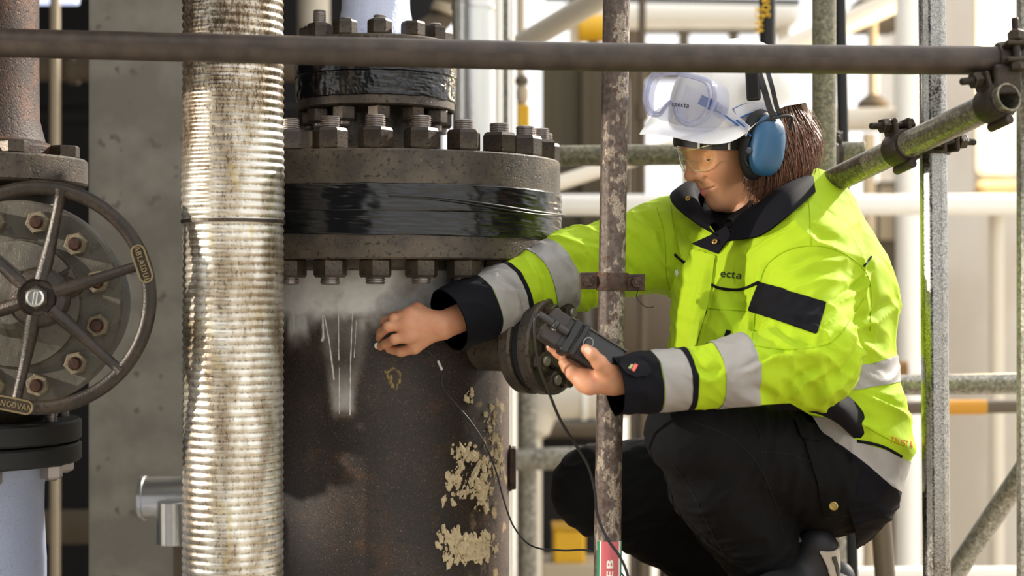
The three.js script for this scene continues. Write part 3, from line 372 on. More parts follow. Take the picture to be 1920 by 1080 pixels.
// ---------------------------------------------------------------- gate valve with handwheel
{
  const hub = at(72, 558, 2.74), yaw = 3 * DEG, n = V(Math.sin(yaw), 0, Math.cos(yaw)), e = V(Math.cos(yaw), 0, -Math.sin(yaw));
  const L = (x, y, z) => hub.clone().addScaledVector(e, x).addScaledVector(YUP, y).addScaledVector(n, z), FR = frame(hub, e, YUP, n), loc = (g) => g.applyMatrix4(FR);
  const wheelMat = std({ map: sized(T.dark, 0.3), color: 0xa39a90, bumpMap: sized(T.grain, 0.08), bumpScale: 0.0008, roughness: 0.45, metalness: 0.3 });
  const w = thing('handwheel', 'spoked cast iron handwheel on the old valve beside the grey column', 'handwheel');
  const rim = new THREE.TorusGeometry(0.1885, 0.0122, 18, 120); rim.scale(1, 1, 0.85); part(w, 'rim', loc(planarUV(rim)), wheelMat);
  for (const d of [78, 18, -42, -102, -162, 138]) { const a = d * DEG, c = Math.cos(a), s = Math.sin(a); const P = [0.03, 0.09, 0.15, 0.19].map((q, i) => L(q * c, q * s, [0.004, -0.004, -0.002, 0][i])); const cv = new THREE.CatmullRomCurve3(P), g = new THREE.TubeGeometry(cv, 24, 0.0105, 12); const p = g.attributes.position, uv = g.attributes.uv; for (let i = 0; i < p.count; i++) { const t = uv.getX(i), k = mix(1.25, 0.85, ss(0, 0.75, t)) + 0.5 * ss(0.9, 1, t), q = cv.getPointAt(t), o = V().fromBufferAttribute(p, i).sub(q); p.setXYZ(i, q.x + o.x * k, q.y + o.y * k, q.z + o.z * k); } g.computeVertexNormals(); part(w, 'spoke', planarUV(g), wheelMat); }
  part(w, 'hub', loc(place(turned([[0.0, -0.03], [0.038, -0.03], [0.052, -0.016], [0.053, 0.0], [0.047, 0.008], [0.034, 0.012], [0.029, 0.007], [0, 0.007]], 40), V(0, 0, 0), [Math.PI / 2, 0, 0])), wheelMat);
  part(w, 'hub_nut', loc(place(hexNut(0.036, 0.012), V(0, 0, 0.006), [Math.PI / 2, 0, 0])), wheelMat);
  const steel = std({ color: 0xd6d6d2, roughness: 0.22, metalness: 0.9 });
  part(w, 'stem_end', loc(place(turned([[0, 0], [0.0155, 0], [0.0155, 0.01], [0.013, 0.0125], [0.012, 0.011], [0, 0.011]], 32), V(0, 0, 0.016), [Math.PI / 2, 0, 0])), steel, 'bright stem end'); part(w, 'key', loc(place(box(0.006, 0.022, 0.003, 0.0008), V(0.001, -0.001, 0.0275), [0, 0, -0.15])), steel);
  for (const [d, s] of [[18, 'ABLAIDUL'], [-102, 'UNCOVAN']]) {
    const a = d * DEG, sh = new THREE.Shape(), l = 0.034, h = 0.0125; sh.moveTo(-l + h, -h); sh.lineTo(l - h, -h); sh.absarc(l - h, 0, h, -Math.PI / 2, Math.PI / 2); sh.lineTo(-l + h, h); sh.absarc(-l + h, 0, h, Math.PI / 2, 1.5 * Math.PI);
    const flip = d < 0 ? 0 : 0, M4 = new THREE.Matrix4().makeRotationZ(a - Math.PI / 2 + (d < 0 ? Math.PI : 0) + flip).setPosition(0.187 * Math.cos(a), 0.187 * Math.sin(a), 0);
    const pl = part(w, 'plate', loc(planarUV(extruded(sh, 0.016, 0.002)).translate(0, 0, -0.005).applyMatrix4(M4)), wheelMat);
    const hole = new THREE.Path(); hole.moveTo(-l + h, -h + 0.003); hole.lineTo(l - h, -h + 0.003); hole.absarc(l - h, 0, h - 0.003, -Math.PI / 2, Math.PI / 2); hole.lineTo(-l + h, h - 0.003); hole.absarc(-l + h, 0, h - 0.003, Math.PI / 2, 1.5 * Math.PI);
    const fr2 = sh.clone(); fr2.holes = [hole]; const brass = std({ color: 0x6b5d40, roughness: 0.5, metalness: 0.3 }); part(pl, 'lettering', merge(planarUV(extruded(fr2, 0.003, 0.0006)).translate(0, 0, 0.0105), planarUV(lettering(s, 0.0095, 0.0022)).translate(0, 0, 0.0108)).applyMatrix4(M4).applyMatrix4(FR), brass, 'raised worn letters');
  }
  const v = thing('gate_valve', 'old grey gate valve with a ring of studded nuts behind the handwheel', 'valve');
  const bMat = std({ map: sized(T.dark, 0.5), color: 0xb8b2a4, bumpMap: sized(T.pits, 0.3), bumpScale: 0.0008, roughness: 0.55, metalness: 0.15 });
  T.bonnet = dtex(512, 512, (s, t) => { const x = (s - 0.5) * 0.44, y = (t - 0.5) * 0.44, m = ss(0.0, 0.03, fbm(x * 9, y * 9, 3, 3) + 0.02), c = mix3([70, 66, 58], [80, 76, 66], m); return mix3(c, [60, 54, 46], 0.7 * ss(0.1, 0.3, fbm(x * 40, y * 40, 8, 3))); });
  const fm = std({ map: sized(T.bonnet, 0.44), bumpMap: sized(T.pits, 0.2), bumpScale: 0.0006, roughness: 0.55, metalness: 0.15 });
  const ox = -0.066, oy = -0.0115, ax = (g) => loc(place(g, V(ox, oy, 0), [Math.PI / 2, 0, 0]));
  part(v, 'bonnet_flange', ax(turned([[0, -0.17], [0.18, -0.17], [0.185, -0.165], [0.185, -0.125], [0.181, -0.121], [0.118, -0.121], [0.114, -0.117], [0.112, -0.108], [0.06, -0.1], [0.045, -0.07], [0.035, -0.062], [0, -0.06]], 96, 0.4)), fm);
  part(v, 'stem', loc(place(turned([[0.012, -0.065], [0.012, -0.02]], 24), V(0, 0, 0), [Math.PI / 2, 0, 0])), M.thread); part(v, 'gland', loc(place(box(0.12, 0.05, 0.02, 0.008), V(0, 0.004, -0.068), [0, 0, 0.5])), M.nut);
  const gn = hexNut(0.026, 0.018); for (const s of [-1, 1]) part(v, 'gland_nut', loc(place(gn.clone(), V(0.046 * s * Math.cos(0.5), 0.004 + 0.046 * s * Math.sin(0.5), -0.06), [Math.PI / 2, 0, 0])), M.nut);
  const n4 = hexNut(0.037, 0.022), s4 = turned([[0, 0], [0.012, 0], [0.012, 0.026], [0.009, 0.032], [0, 0.034]], 24, 0.4), worn = std({ map: sized(T.galv, 0.1), color: 0xb5a78e, bumpMap: sized(T.pits, 0.05), bumpScale: 0.0008, roughness: 0.5, metalness: 0.3 }), studM = std({ map: sized(T.rust, 0.1), color: 0xd9b89a, roughness: 0.5, metalness: 0.2 });
  for (let i = 0; i < 12; i++) { const a = (15 + 30 * i) * DEG; const m = part(v, 'nut', n4, worn); m.applyMatrix4(new THREE.Matrix4().multiplyMatrices(FR, new THREE.Matrix4().makeRotationX(Math.PI / 2).setPosition(ox + 0.15 * Math.cos(a), oy + 0.15 * Math.sin(a), -0.121))); m.rotateY(R(0, 1)); part(m, 'stud', s4, studM); }
  const bc = V(-1.03, 0, -3.06), Bv = (g) => place(g, bc), yy = (p) => at(0, p, 2.9).y;
  part(v, 'body', merge(ax(turned([[0.16, -0.34], [0.17, -0.168]], 64)), Bv(turned([[0.0, yy(800)], [0.13, yy(800)], [0.16, yy(760)], [0.185, yy(600)], [0.185, yy(520)], [0.16, yy(380)], [0.14, yy(335)], [0, yy(335)]], 64))), bMat);
  const flg = (r, a, b) => Bv(turned([[0, a], [r - 0.004, a], [r, a + 0.004], [r, b - 0.004], [r - 0.004, b], [0, b]], 80, 0.5));
  part(v, 'upper_flange', flg(0.212, yy(337), yy(285)), M.darkSteel); part(v, 'lower_flange', flg(0.2, yy(842), yy(800)), M.blackish);
  const r = thing('rusty_riser', 'brown rusty riser pipe with flange above the gate valve', 'pipe'); part(r, 'pipe', Bv(turned([[0.142, yy(284)], [0.142, yy(254)], [0.133, yy(250)], [0.122, yy(205)], [0.121, yy(100)], [0.121, 2.66]], 64, 0.5)), M.rust);
  part(r, 'flange_collar', flg(0.155, yy(285) - 0.002, yy(260)), M.rust); for (let i = 0; i < 8; i++) { const a = 0.72 + i / 8 * 2 * Math.PI, m = part(r, 'nut', hexNut(0.05, 0.024), M.nut); m.position.set(bc.x + 0.178 * Math.sin(a), yy(285), bc.z + 0.178 * Math.cos(a)); }
  const lp = thing('painted_pipe', 'glossy pale blue painted pipe stub below the gate valve', 'pipe'); part(lp, 'pipe', Bv(turned([[0.135, GY - 0.02], [0.135, yy(1080)], [0.13, yy(980)], [0.131, yy(930)], [0.142, yy(890)], [0.15, yy(880)]], 64)), M.bluePaintDull); part(lp, 'flange', flg(0.2, yy(884), yy(846)), M.blackish);
  for (let i = 0; i < 8; i++) { const a = 0.5 + i / 8 * 2 * Math.PI, x = bc.x + 0.17 * Math.sin(a), z = bc.z + 0.17 * Math.cos(a), m = part(lp, 'nut', hexNut(0.036, 0.026), M.thread); m.position.set(x, yy(884), z); m.rotation.x = Math.PI; const s = part(m, 'stud', threaded(0.011, 0.13, 0.0036), M.thread); s.position.y = -0.1; }
}

// ---------------------------------------------------------------- scaffold round the inspector
{
  const rl = thing('guard_rail', 'dark brown scaffold tube running across the top in front of everything', 'tube'); const d = 2.65;
  part(rl, 'tube', cable([[-420, 68], [0, 80], [550, 94], [1100, 106.5], [1500, 111], [1800, 113], [1960, 114]].map(([x, y]) => at(x, y, d)), 0.0238, 140, 30), M.rail);
  const up = thing('scaffold_upright', 'chipped brown scaffold upright in front of the outstretched arm', 'tube'); const a = at(1158, -120, 2.86), b = at(1130, 1560, 2.86); part(up, 'tube', rod(a, b, 0.0241, 40), M.chipped);
  { const base = V(b.x, GY - 0.02, b.z); part(up, 'lower_tube', rod(b.clone().add(V(0, 0.004, 0)), base, 0.0225, 24), M.galvDull); }
  // red and green sticker wrapped round the upright
  const cv = document.createElement('canvas'); cv.width = 512; cv.height = 512; const c = cv.getContext('2d'); c.fillStyle = '#1c7a54'; c.fillRect(0, 0, 512, 512); c.fillStyle = '#e8e4dc'; c.fillRect(118, 0, 250, 512); c.fillStyle = '#c8646a'; c.fillRect(132, 30, 200, 512); c.fillStyle = '#c8646a'; c.fillRect(132, 0, 200, 30);
  c.save(); c.translate(232, 300); c.rotate(-Math.PI / 2); c.fillStyle = '#eef0e2'; c.font = 'bold 96px sans-serif'; c.textAlign = 'center'; c.textBaseline = 'middle'; c.fillText('HÜNNEB', 0, 0); c.restore(); c.fillStyle = '#2d8c60'; c.beginPath(); c.moveTo(235, 430); c.lineTo(290, 400); c.lineTo(290, 480); c.fill();
  const lt = new THREE.CanvasTexture(cv); lt.colorSpace = THREE.SRGBColorSpace; lt.wrapS = lt.wrapT = THREE.ClampToEdgeWrapping;
  const s0 = at(1140.2, 1012, 2.86), s1 = at(1137.4, 1180, 2.86), len = s0.distanceTo(s1), st = turned([[0.0243, 0], [0.0249, 0.0004], [0.0249, len - 0.0004], [0.0243, len]], 48, -1); { const uv = st.attributes.uv; for (let i = 0; i < uv.count; i++) uv.setXY(i, 0.42 + uv.getX(i) / 0.088, uv.getY(i) / len); }
  part(up, 'sticker', along(st, s1, s0), std({ map: lt, roughness: 0.35 }), 'red and green sticker with white letters');
  // band clamp on the upright
  const cl2 = thing('band_clamp', 'rusty band clamp with two bolted ears on the chipped upright', 'clamp'), cc = at(1148, 528, 2.86), ax = a.clone().sub(b).normalize();
  part(cl2, 'band', along(turned([[0.0244, -0.016], [0.0285, -0.016], [0.0298, -0.013], [0.0298, 0.013], [0.0285, 0.016], [0.0244, 0.016], [0.0244, -0.016]], 40), cc, cc.clone().add(ax)), M.rust);
  for (const s of [-1, 1]) { for (const z of [0.0075, -0.0075]) part(cl2, 'ear', place(box(0.032, 0.03, 0.0055, 0.002), cc.clone().add(V(s * 0.042, s * -0.0015, z)), [0, 0, 0.02]), M.rust); part(cl2, 'bolt', inst(hexNut(0.019, 0.01), cc.clone().add(V(s * 0.043, -s * 0.0015, 0.0102)), V(0, 0, 1)), M.rust); part(cl2, 'bolt_shank', rod(cc.clone().add(V(s * 0.043, -s * 0.0015, -0.022)), cc.clone().add(V(s * 0.043, -s * 0.0015, 0.0235)), 0.0045, 16), M.rust); }
  part(cl2, 'tie_wire', cable([cc.clone().add(V(0.046, -0.014, 0.012)), cc.clone().add(V(0.042, -0.026, 0.014)), cc.clone().add(V(0.05, -0.038, 0.01)), cc.clone().add(V(0.062, -0.046, 0.004)), cc.clone().add(V(0.074, -0.045, 0.002))], 0.0008, 40, 6), M.blackish);
  const gp = thing('scaffold_upright', 'speckled galvanized scaffold upright behind the jacket', 'tube'), g0 = at(1746.5, -150, 2.88), g1 = at(1760, 1560, 2.88); part(gp, 'tube', rod(g1, g0, 0.0241, 40), M.galv); part(gp, 'lower_tube', rod(V(g1.x, GY - 0.02, g1.z), g1.clone().add(V(0, 0.004, 0)), 0.0225, 24), M.galvDull);
  const ep = thing('scaffold_upright', 'dark scaffold upright at the very edge holding the guard rail', 'tube'), e0 = at(1934, -150, 2.7); part(ep, 'tube', rod(V(e0.x, GY - 0.02, e0.z), e0, 0.0241, 40), M.galvDull);
  const dg = thing('brace_tube', 'open-ended galvanized brace rising from the shoulder to the edge upright', 'tube'), d0 = at(1893, 181, 2.6), d1 = at(1470, 383, 3.22); part(dg, 'tube', rod(d1, d0, 0.0241, 44, 0.0036), M.tubeOld);
  const dd = d0.clone().sub(d1).normalize(), onD = (x) => { const t = (x - 1893) / (1470 - 1893); let lo = 0, hi = 1; for (let i = 0; i < 30; i++) { const m = (lo + hi) / 2, p = d0.clone().lerp(d1, m), px = 960 + p.x / -p.z * F; if (px > x) lo = m; else hi = m; } void t; return d0.clone().lerp(d1, lo); };
  const k1 = thing('swivel_coupler', 'green tinged swivel coupler joining the brace to the speckled upright', 'coupler'), c1 = onD(1690); ringBand(k1, c1, dd, V(0.05, 1, 0.25), V(-1, 0, 0)); const ga = at(1750, 268, 2.88); ringBand(k1, ga, V(0, 1, 0), V(0.4, 0, 0.9), V(1, 0, 0)); part(k1, 'pivot', rod(c1, c1.clone().lerp(ga, 0.7), 0.012, 20), M.coupler);
  const k2 = thing('swivel_coupler', 'dark brown coupler joining guard rail and brace at the edge upright', 'coupler'), c2 = onD(1866); ringBand(k2, c2, dd, V(-0.1, 1, 0.1), V(-1, 0, 0)); ringBand(k2, at(1892, 113.5, 2.65), V(1, 0, 0), V(0.1, 0.2, 1), V(0, 1, 0), 0.024); ringBand(k2, V(e0.x, at(0, 100, 2.7).y, e0.z), V(0, 1, 0), V(-0.8, 0, 0.6), V(0, 0, 1)); part(k2, 'cheek', place(box(0.045, 0.05, 0.02, 0.006), at(1888, 150, 2.62)), M.coupler);
}

// ---------------------------------------------------------------- work lamp out of the picture, whose light throws the handwheel's shadow on the corrugated pipe
{
  const t = thing('work_lamp', 'work lamp on a stand beside the old gate valve', 'lamp'), p = V(-2.97, 1.2, -2.03), q = V(-0.55, 0.6, -2.8), d = q.clone().sub(p).normalize();
  part(t, 'housing', along(turned([[0, -0.16], [0.05, -0.15], [0.075, -0.02], [0.08, 0], [0.07, 0]], 32), p, q), M.blackish); part(t, 'lamp_diffuser', along(turned([[0, -0.006], [0.069, -0.006], [0.069, -0.002], [0, -0.002]], 32), p, q), std({ color: 0xffffff, emissive: 0xfff2dd, emissiveIntensity: 3 }));
  part(t, 'stand', rod(V(p.x, GY - 0.02, p.z), p.clone().addScaledVector(d, -0.12), 0.016), M.blackish);
  const s = new THREE.SpotLight(0xfff3e2, 52, 0, 0.19, 0.4, 2); s.name = 'work_lamp'; s.position.copy(p).addScaledVector(d, 0.01); s.target.position.copy(q); s.castShadow = true; s.shadow.radius = 1.2; s.shadow.mapSize.set(2048, 2048); scene.add(s, s.target);
}

// ---------------------------------------------------------------- field meshing for figure and clothes
const smin = (a, b, k) => { const h = Math.max(k - Math.abs(a - b), 0) / k; return Math.min(a, b) - h * h * k * 0.25; };
function surfaceNets(sdf, lo, hi, h) {
  const nx = Math.ceil((hi.x - lo.x) / h) + 1, ny = Math.ceil((hi.y - lo.y) / h) + 1, nz = Math.ceil((hi.z - lo.z) / h) + 1, v = new Float32Array(nx * ny * nz), B = 6;
  for (let bz = 0; bz < nz; bz += B) for (let by = 0; by < ny; by += B) for (let bx = 0; bx < nx; bx += B) {
    const c = sdf(lo.x + (bx + B / 2) * h, lo.y + (by + B / 2) * h, lo.z + (bz + B / 2) * h), far = Math.abs(c) > h * B * 1.25;
    for (let z = bz; z < Math.min(bz + B, nz); z++) for (let y = by; y < Math.min(by + B, ny); y++) for (let x = bx; x < Math.min(bx + B, nx); x++) v[(z * ny + y) * nx + x] = far ? c : sdf(lo.x + x * h, lo.y + y * h, lo.z + z * h);
  }
  const id = new Int32Array(nx * ny * nz).fill(-1), pos = [], idx = [], off = [0, 1, nx, nx + 1, nx * ny, nx * ny + 1, nx * ny + nx, nx * ny + nx + 1], E = [[0, 1], [2, 3], [4, 5], [6, 7], [0, 2], [1, 3], [4, 6], [5, 7], [0, 4], [1, 5], [2, 6], [3, 7]];
  for (let z = 0; z < nz - 1; z++) for (let y = 0; y < ny - 1; y++) for (let x = 0; x < nx - 1; x++) {
    const o = (z * ny + y) * nx + x; let m = 0; for (let i = 0; i < 8; i++) if (v[o + off[i]] < 0) m |= 1 << i; if (m === 0 || m === 255) continue;
    let sx = 0, sy = 0, sz = 0, n = 0; for (const [a, b] of E) { const fa = v[o + off[a]], fb = v[o + off[b]]; if ((fa < 0) === (fb < 0)) continue; const t = fa / (fa - fb); sx += mix(a & 1, b & 1, t); sy += mix(a >> 1 & 1, b >> 1 & 1, t); sz += mix(a >> 2, b >> 2, t); n++; }
    id[o] = pos.length / 3; pos.push(lo.x + (x + sx / n) * h, lo.y + (y + sy / n) * h, lo.z + (z + sz / n) * h);
  }
  const quad = (a, b, c, d, f) => { if (a < 0 || b < 0 || c < 0 || d < 0) return; if (f) idx.push(a, b, c, a, c, d); else idx.push(a, c, b, a, d, c); };
  for (let z = 1; z < nz - 1; z++) for (let y = 1; y < ny - 1; y++) for (let x = 1; x < nx - 1; x++) {
    const o = (z * ny + y) * nx + x, s = v[o] < 0;
    if (s !== v[o + 1] < 0) quad(id[o - nx - nx * ny], id[o - nx * ny], id[o], id[o - nx], s);
    if (s !== v[o + nx] < 0) quad(id[o - 1 - nx * ny], id[o - 1], id[o], id[o - nx * ny], s);
    if (s !== v[o + nx * ny] < 0) quad(id[o - 1 - nx], id[o - nx], id[o], id[o - 1], s);
  }
  return { pos: Float32Array.from(pos), idx };
}
function vnormals(m) { const g = new THREE.BufferGeometry(); g.setAttribute('position', new THREE.BufferAttribute(m.pos, 3)); g.setIndex(m.idx); g.computeVertexNormals(); m.nor = g.attributes.normal.array; return m; }
const toGeo = (m, col) => { const g = new THREE.BufferGeometry(); g.setAttribute('position', new THREE.BufferAttribute(m.pos, 3)); g.setAttribute('normal', new THREE.BufferAttribute(m.nor, 3)); if (col) g.setAttribute('color', new THREE.BufferAttribute(col, 3)); g.setIndex(m.idx); return g; };
function displace(m, f) { for (let i = 0; i < m.pos.length; i += 3) { const d = f(m.pos[i], m.pos[i + 1], m.pos[i + 2], m.nor[i], m.nor[i + 1], m.nor[i + 2]); m.pos[i] += d * m.nor[i]; m.pos[i + 1] += d * m.nor[i + 1]; m.pos[i + 2] += d * m.nor[i + 2]; } return vnormals(m); }
// the piece of a mesh where f < 0, its edge cut exactly
function clipMesh(m, f) {
  const n = m.pos.length / 3, val = new Float32Array(n); for (let i = 0; i < n; i++) val[i] = f(m.pos[3 * i], m.pos[3 * i + 1], m.pos[3 * i + 2], m.nor[3 * i], m.nor[3 * i + 1], m.nor[3 * i + 2]);
  const pos = [], nor = [], idx = [], map = new Map(), put = (k, x) => { let q = map.get(k); if (q === undefined) { q = pos.length / 3; pos.push(...x.slice(0, 3)); nor.push(...x.slice(3)); map.set(k, q); } return q; };
  const vert = (i) => put(i, [m.pos[3 * i], m.pos[3 * i + 1], m.pos[3 * i + 2], m.nor[3 * i], m.nor[3 * i + 1], m.nor[3 * i + 2]]);
  const cut = (i, j) => { if (i > j) [i, j] = [j, i]; const t = val[i] / (val[i] - val[j]), x = []; for (let k = 0; k < 3; k++) x.push(mix(m.pos[3 * i + k], m.pos[3 * j + k], t)); for (let k = 0; k < 3; k++) x.push(mix(m.nor[3 * i + k], m.nor[3 * j + k], t)); return put(i * n + j + n, x); };
  for (let t = 0; t < m.idx.length; t += 3) {
    const T3 = [m.idx[t], m.idx[t + 1], m.idx[t + 2]], s = T3.map((i) => val[i] < 0), c = s[0] + s[1] + s[2]; if (!c) continue; if (c === 3) { idx.push(vert(T3[0]), vert(T3[1]), vert(T3[2])); continue; }
    const k = c === 1 ? s.indexOf(true) : s.indexOf(false), a = T3[k], b = T3[(k + 1) % 3], d = T3[(k + 2) % 3];
    if (c === 1) idx.push(vert(a), cut(a, b), cut(a, d)); else { const p = cut(a, b), q = cut(a, d), vb = vert(b), vd = vert(d); idx.push(p, vb, vd, p, vd, q); }
  }
  return { pos: Float32Array.from(pos), nor: Float32Array.from(nor), idx };
}
// cloth laid on a mesh: lifted by `off`, its edge turned down to give thickness
function laid(m, f, off = 0.0015, deep = 0.003, inner = false) {
  const p = clipMesh(m, f), n = p.pos.length / 3, pos = new Float32Array(n * 6), nor = new Float32Array(n * 6), idx = [...p.idx], cnt = new Map();
  for (let i = 0; i < n; i++) for (let k = 0; k < 3; k++) { const a = p.pos[3 * i + k], b = p.nor[3 * i + k]; pos[3 * i + k] = a + b * off; pos[3 * (n + i) + k] = a + b * (off - deep); nor[3 * i + k] = nor[3 * (n + i) + k] = b; }
  for (let t = 0; t < p.idx.length; t += 3) for (let k = 0; k < 3; k++) { const a = p.idx[t + k], b = p.idx[t + (k + 1) % 3], key = Math.min(a, b) * n + Math.max(a, b); cnt.set(key, cnt.has(key) ? null : [a, b]); }
  for (const e of cnt.values()) if (e) idx.push(e[1], e[0], n + e[0], e[1], n + e[0], n + e[1]);
  if (inner) for (let t = 0; t < p.idx.length; t += 3) idx.push(n + p.idx[t], n + p.idx[t + 2], n + p.idx[t + 1]);
  return { pos, nor, idx };
}
const polyF = (pts, zmin = -99, zmax = 99, nmin = 0.02) => {       // inside a polygon of [px, py, d] seen along the view axis, on faces turned to it
  const d = pts.d ?? 2.95, q = pts.map(([x, y]) => [(x - 960) / F, (540 - y) / F]);
  return (x, y, z, nx, ny, nzz) => {
    if (z < zmin || z > zmax) return 1; const u = x / -z, w = (y - CY) / -z; let s = 1, best = 9;
    for (let i = 0, j = q.length - 1; i < q.length; j = i++) { const [ax, ay] = q[i], [bx, by] = q[j], ex = bx - ax, ey = by - ay, wx = u - ax, wy = w - ay, t = cl((wx * ex + wy * ey) / (ex * ex + ey * ey)); best = Math.min(best, Math.hypot(wx - ex * t, wy - ey * t)); if ((ay > w) !== (by > w) && u < (bx - ax) * (w - ay) / (by - ay) + ax) s = -s; }
    const facing = nx * -x + (ny) * (CY - y) + nzz * -z; return Math.max(s * best * 3, (nmin - facing / 3) * 0.02);
  };
};
// distance of a mesh's surface along the view, on a grid, to lay seams on it
function depthOf(m) { const zb = new Float32Array(1920 * 1080).fill(99); { const q = []; for (let i = 0; i < m.pos.length; i += 3) q.push([960 + m.pos[i] / -m.pos[i + 2] * F, 540 - (m.pos[i + 1] - CY) / -m.pos[i + 2] * F, -m.pos[i + 2]]); for (let t = 0; t < m.idx.length; t += 3) { const [A, B, C] = [q[m.idx[t]], q[m.idx[t + 1]], q[m.idx[t + 2]]], det = (B[0] - A[0]) * (C[1] - A[1]) - (C[0] - A[0]) * (B[1] - A[1]); if (!det) continue; for (let y = Math.max(0, Math.floor(Math.min(A[1], B[1], C[1]))); y <= Math.min(1079, Math.max(A[1], B[1], C[1]) + 1); y++) for (let x = Math.max(0, Math.floor(Math.min(A[0], B[0], C[0]))); x <= Math.min(1919, Math.max(A[0], B[0], C[0]) + 1); x++) { const u = ((x - A[0]) * (C[1] - A[1]) - (C[0] - A[0]) * (y - A[1])) / det, v = ((B[0] - A[0]) * (y - A[1]) - (x - A[0]) * (B[1] - A[1])) / det; if (u < -0.05 || v < -0.05 || u + v > 1.05) continue; const d = A[2] + u * (B[2] - A[2]) + v * (C[2] - A[2]), k = y * 1920 + x; if (d < zb[k]) zb[k] = d; } } } return zb; }
const drapeOn = (zb, on, name, pts, r, mat, lift = 0) => { const c2 = new THREE.CatmullRomCurve3(pts.map((p) => V(p[0], p[1], 0))), n = Math.ceil(c2.getLength() / 6), P3 = []; for (let i = 0; i <= n; i++) { const p = c2.getPoint(i / n), d = zb[Math.round(p.y) * 1920 + Math.round(p.x)]; if (d < 90) P3.push(at(p.x, p.y, d - lift)); } if (P3.length > 2) part(on, name, cable(P3, r, n * 3, 6), mat); };
const stroke = (pts, w) => { const L = [], Rr = []; for (let i = 0; i < pts.length; i++) { const a = pts[Math.max(0, i - 1)], b = pts[Math.min(pts.length - 1, i + 1)], dx = b[0] - a[0], dy = b[1] - a[1], l = Math.hypot(dx, dy); L.push([pts[i][0] - dy / l * w / 2, pts[i][1] + dx / l * w / 2]); Rr.unshift([pts[i][0] + dy / l * w / 2, pts[i][1] - dx / l * w / 2]); } return [...L, ...Rr]; };
// bones: tapered round capsules and tapered elliptic ones
const A3 = (v) => [v.x, v.y, v.z];
function cap(a, b, ra, rb = ra) { const [ax, ay, az] = A3(a), ex = b.x - ax, ey = b.y - ay, ez = b.z - az, L2 = ex * ex + ey * ey + ez * ez || 1e-9; return (x, y, z) => { const px = x - ax, py = y - ay, pz = z - az, t = cl((px * ex + py * ey + pz * ez) / L2), dx = px - ex * t, dy = py - ey * t, dz = pz - ez * t; return Math.sqrt(dx * dx + dy * dy + dz * dz) - mix(ra, rb, t); }; }
function capT(a, b) { const [ax, ay, az] = A3(a), ex = b.x - ax, ey = b.y - ay, ez = b.z - az, L2 = ex * ex + ey * ey + ez * ez; return (x, y, z) => { const px = x - ax, py = y - ay, pz = z - az, t = (px * ex + py * ey + pz * ez) / L2, s = cl(t), dx = px - ex * s, dy = py - ey * s, dz = pz - ez * s; return [t, Math.sqrt(dx * dx + dy * dy + dz * dz)]; }; }
function ell(c, X, Y, Z, rx, ry, rz) { return (x, y, z) => { const dx = x - c.x, dy = y - c.y, dz = z - c.z, a = (dx * X.x + dy * X.y + dz * X.z), b = (dx * Y.x + dy * Y.y + dz * Y.z), e = (dx * Z.x + dy * Z.y + dz * Z.z), k0 = Math.hypot(a / rx, b / ry, e / rz), k1 = Math.hypot(a / rx / rx, b / ry / ry, e / rz / rz); return k1 < 1e-9 ? -Math.min(rx, ry, rz) : k0 * (k0 - 1) / k1; }; }
function ecap(a, b, S, wa, ta, wb, tb) { // S the wide axis
  const e = b.clone().sub(a), L = e.length(), E = e.clone().divideScalar(L), Sx = S.clone().addScaledVector(E, -S.dot(E)).normalize(), N = Sx.clone().cross(E);
  return (x, y, z) => { const px = x - a.x, py = y - a.y, pz = z - a.z, t0 = px * E.x + py * E.y + pz * E.z, t = cl(t0 / L), ax = t0 - t * L, s = px * Sx.x + py * Sx.y + pz * Sx.z, n = px * N.x + py * N.y + pz * N.z, w = mix(wa, wb, t), d = mix(ta, tb, t), r = (w + d) / 2, k0 = Math.hypot(s / w, n / d, ax / r), k1 = Math.hypot(s / w / w, n / d / d, ax / r / r); return k1 < 1e-9 ? -Math.min(w, d) : k0 * (k0 - 1) / k1; };
}
const union = (fs, k) => (x, y, z) => { let d = fs[0](x, y, z); for (let i = 1; i < fs.length; i++) d = smin(d, fs[i](x, y, z), k); return d; };
const bounds = (pts, pad) => { const b = new THREE.Box3().setFromPoints(pts); return [b.min.subScalar(pad), b.max.addScalar(pad)]; };

// ---------------------------------------------------------------- skeleton of the crouching inspector
const P = {
  shR: at(1258, 458, 3.19), elR: at(1075, 505, 3.12), wrR: at(842, 600, 2.975), shL: at(1492, 495, 2.94), elL: at(1520, 676, 2.79), wrL: at(1150, 722, 2.69),
  hipL: at(1548, 880, 2.97), hipR: at(1545, 885, 3.13), knL: at(1293, 812, 2.81), knR: at(1120, 918, 3.2), anL: at(1466, 1052, 2.99), anR: at(1490, 1130, 3.27),
  neck: at(1418, 380, 3.06), head: at(1373, 249, 3.05),
};
const SH = P.shL.clone().sub(P.shR).normalize();
const person = thing('person', 'woman crouching in lime yellow safety jacket and black trousers, one arm reaching to the vessel', 'person');
const cloth = (color, o = {}) => std({ color, roughness: 0.82, specularIntensity: 0.35, bumpMap: sized(T.weave, 0.03), bumpScale: 0.0003, ...o });
const MJ = { lime: cloth(0xa4c120, { roughness: 0.72 }), seam: cloth(0x8fb010), navy: cloth(0x0b0b12), black: cloth(0x0e0e10, { roughness: 0.85 }), reflect: std({ color: 0x94918d, roughness: 0.55, metalness: 0.15, bumpMap: sized(T.weave, 0.02), bumpScale: 0.0002 }), lining: cloth(0x07070b) };
const crest = (n) => 1.35 * Math.exp(-Math.abs(n) * 3.6) - 0.55, folds = (t, a, s) => 0.6 * crest(noise(t * 1.0 + 0.9 * Math.sin(a + s), a * 0.8, s)) + 0.45 * crest(noise(t * 1.9 - 1.3 * Math.sin(a + 2 + s), a * 1.1, s + 9));

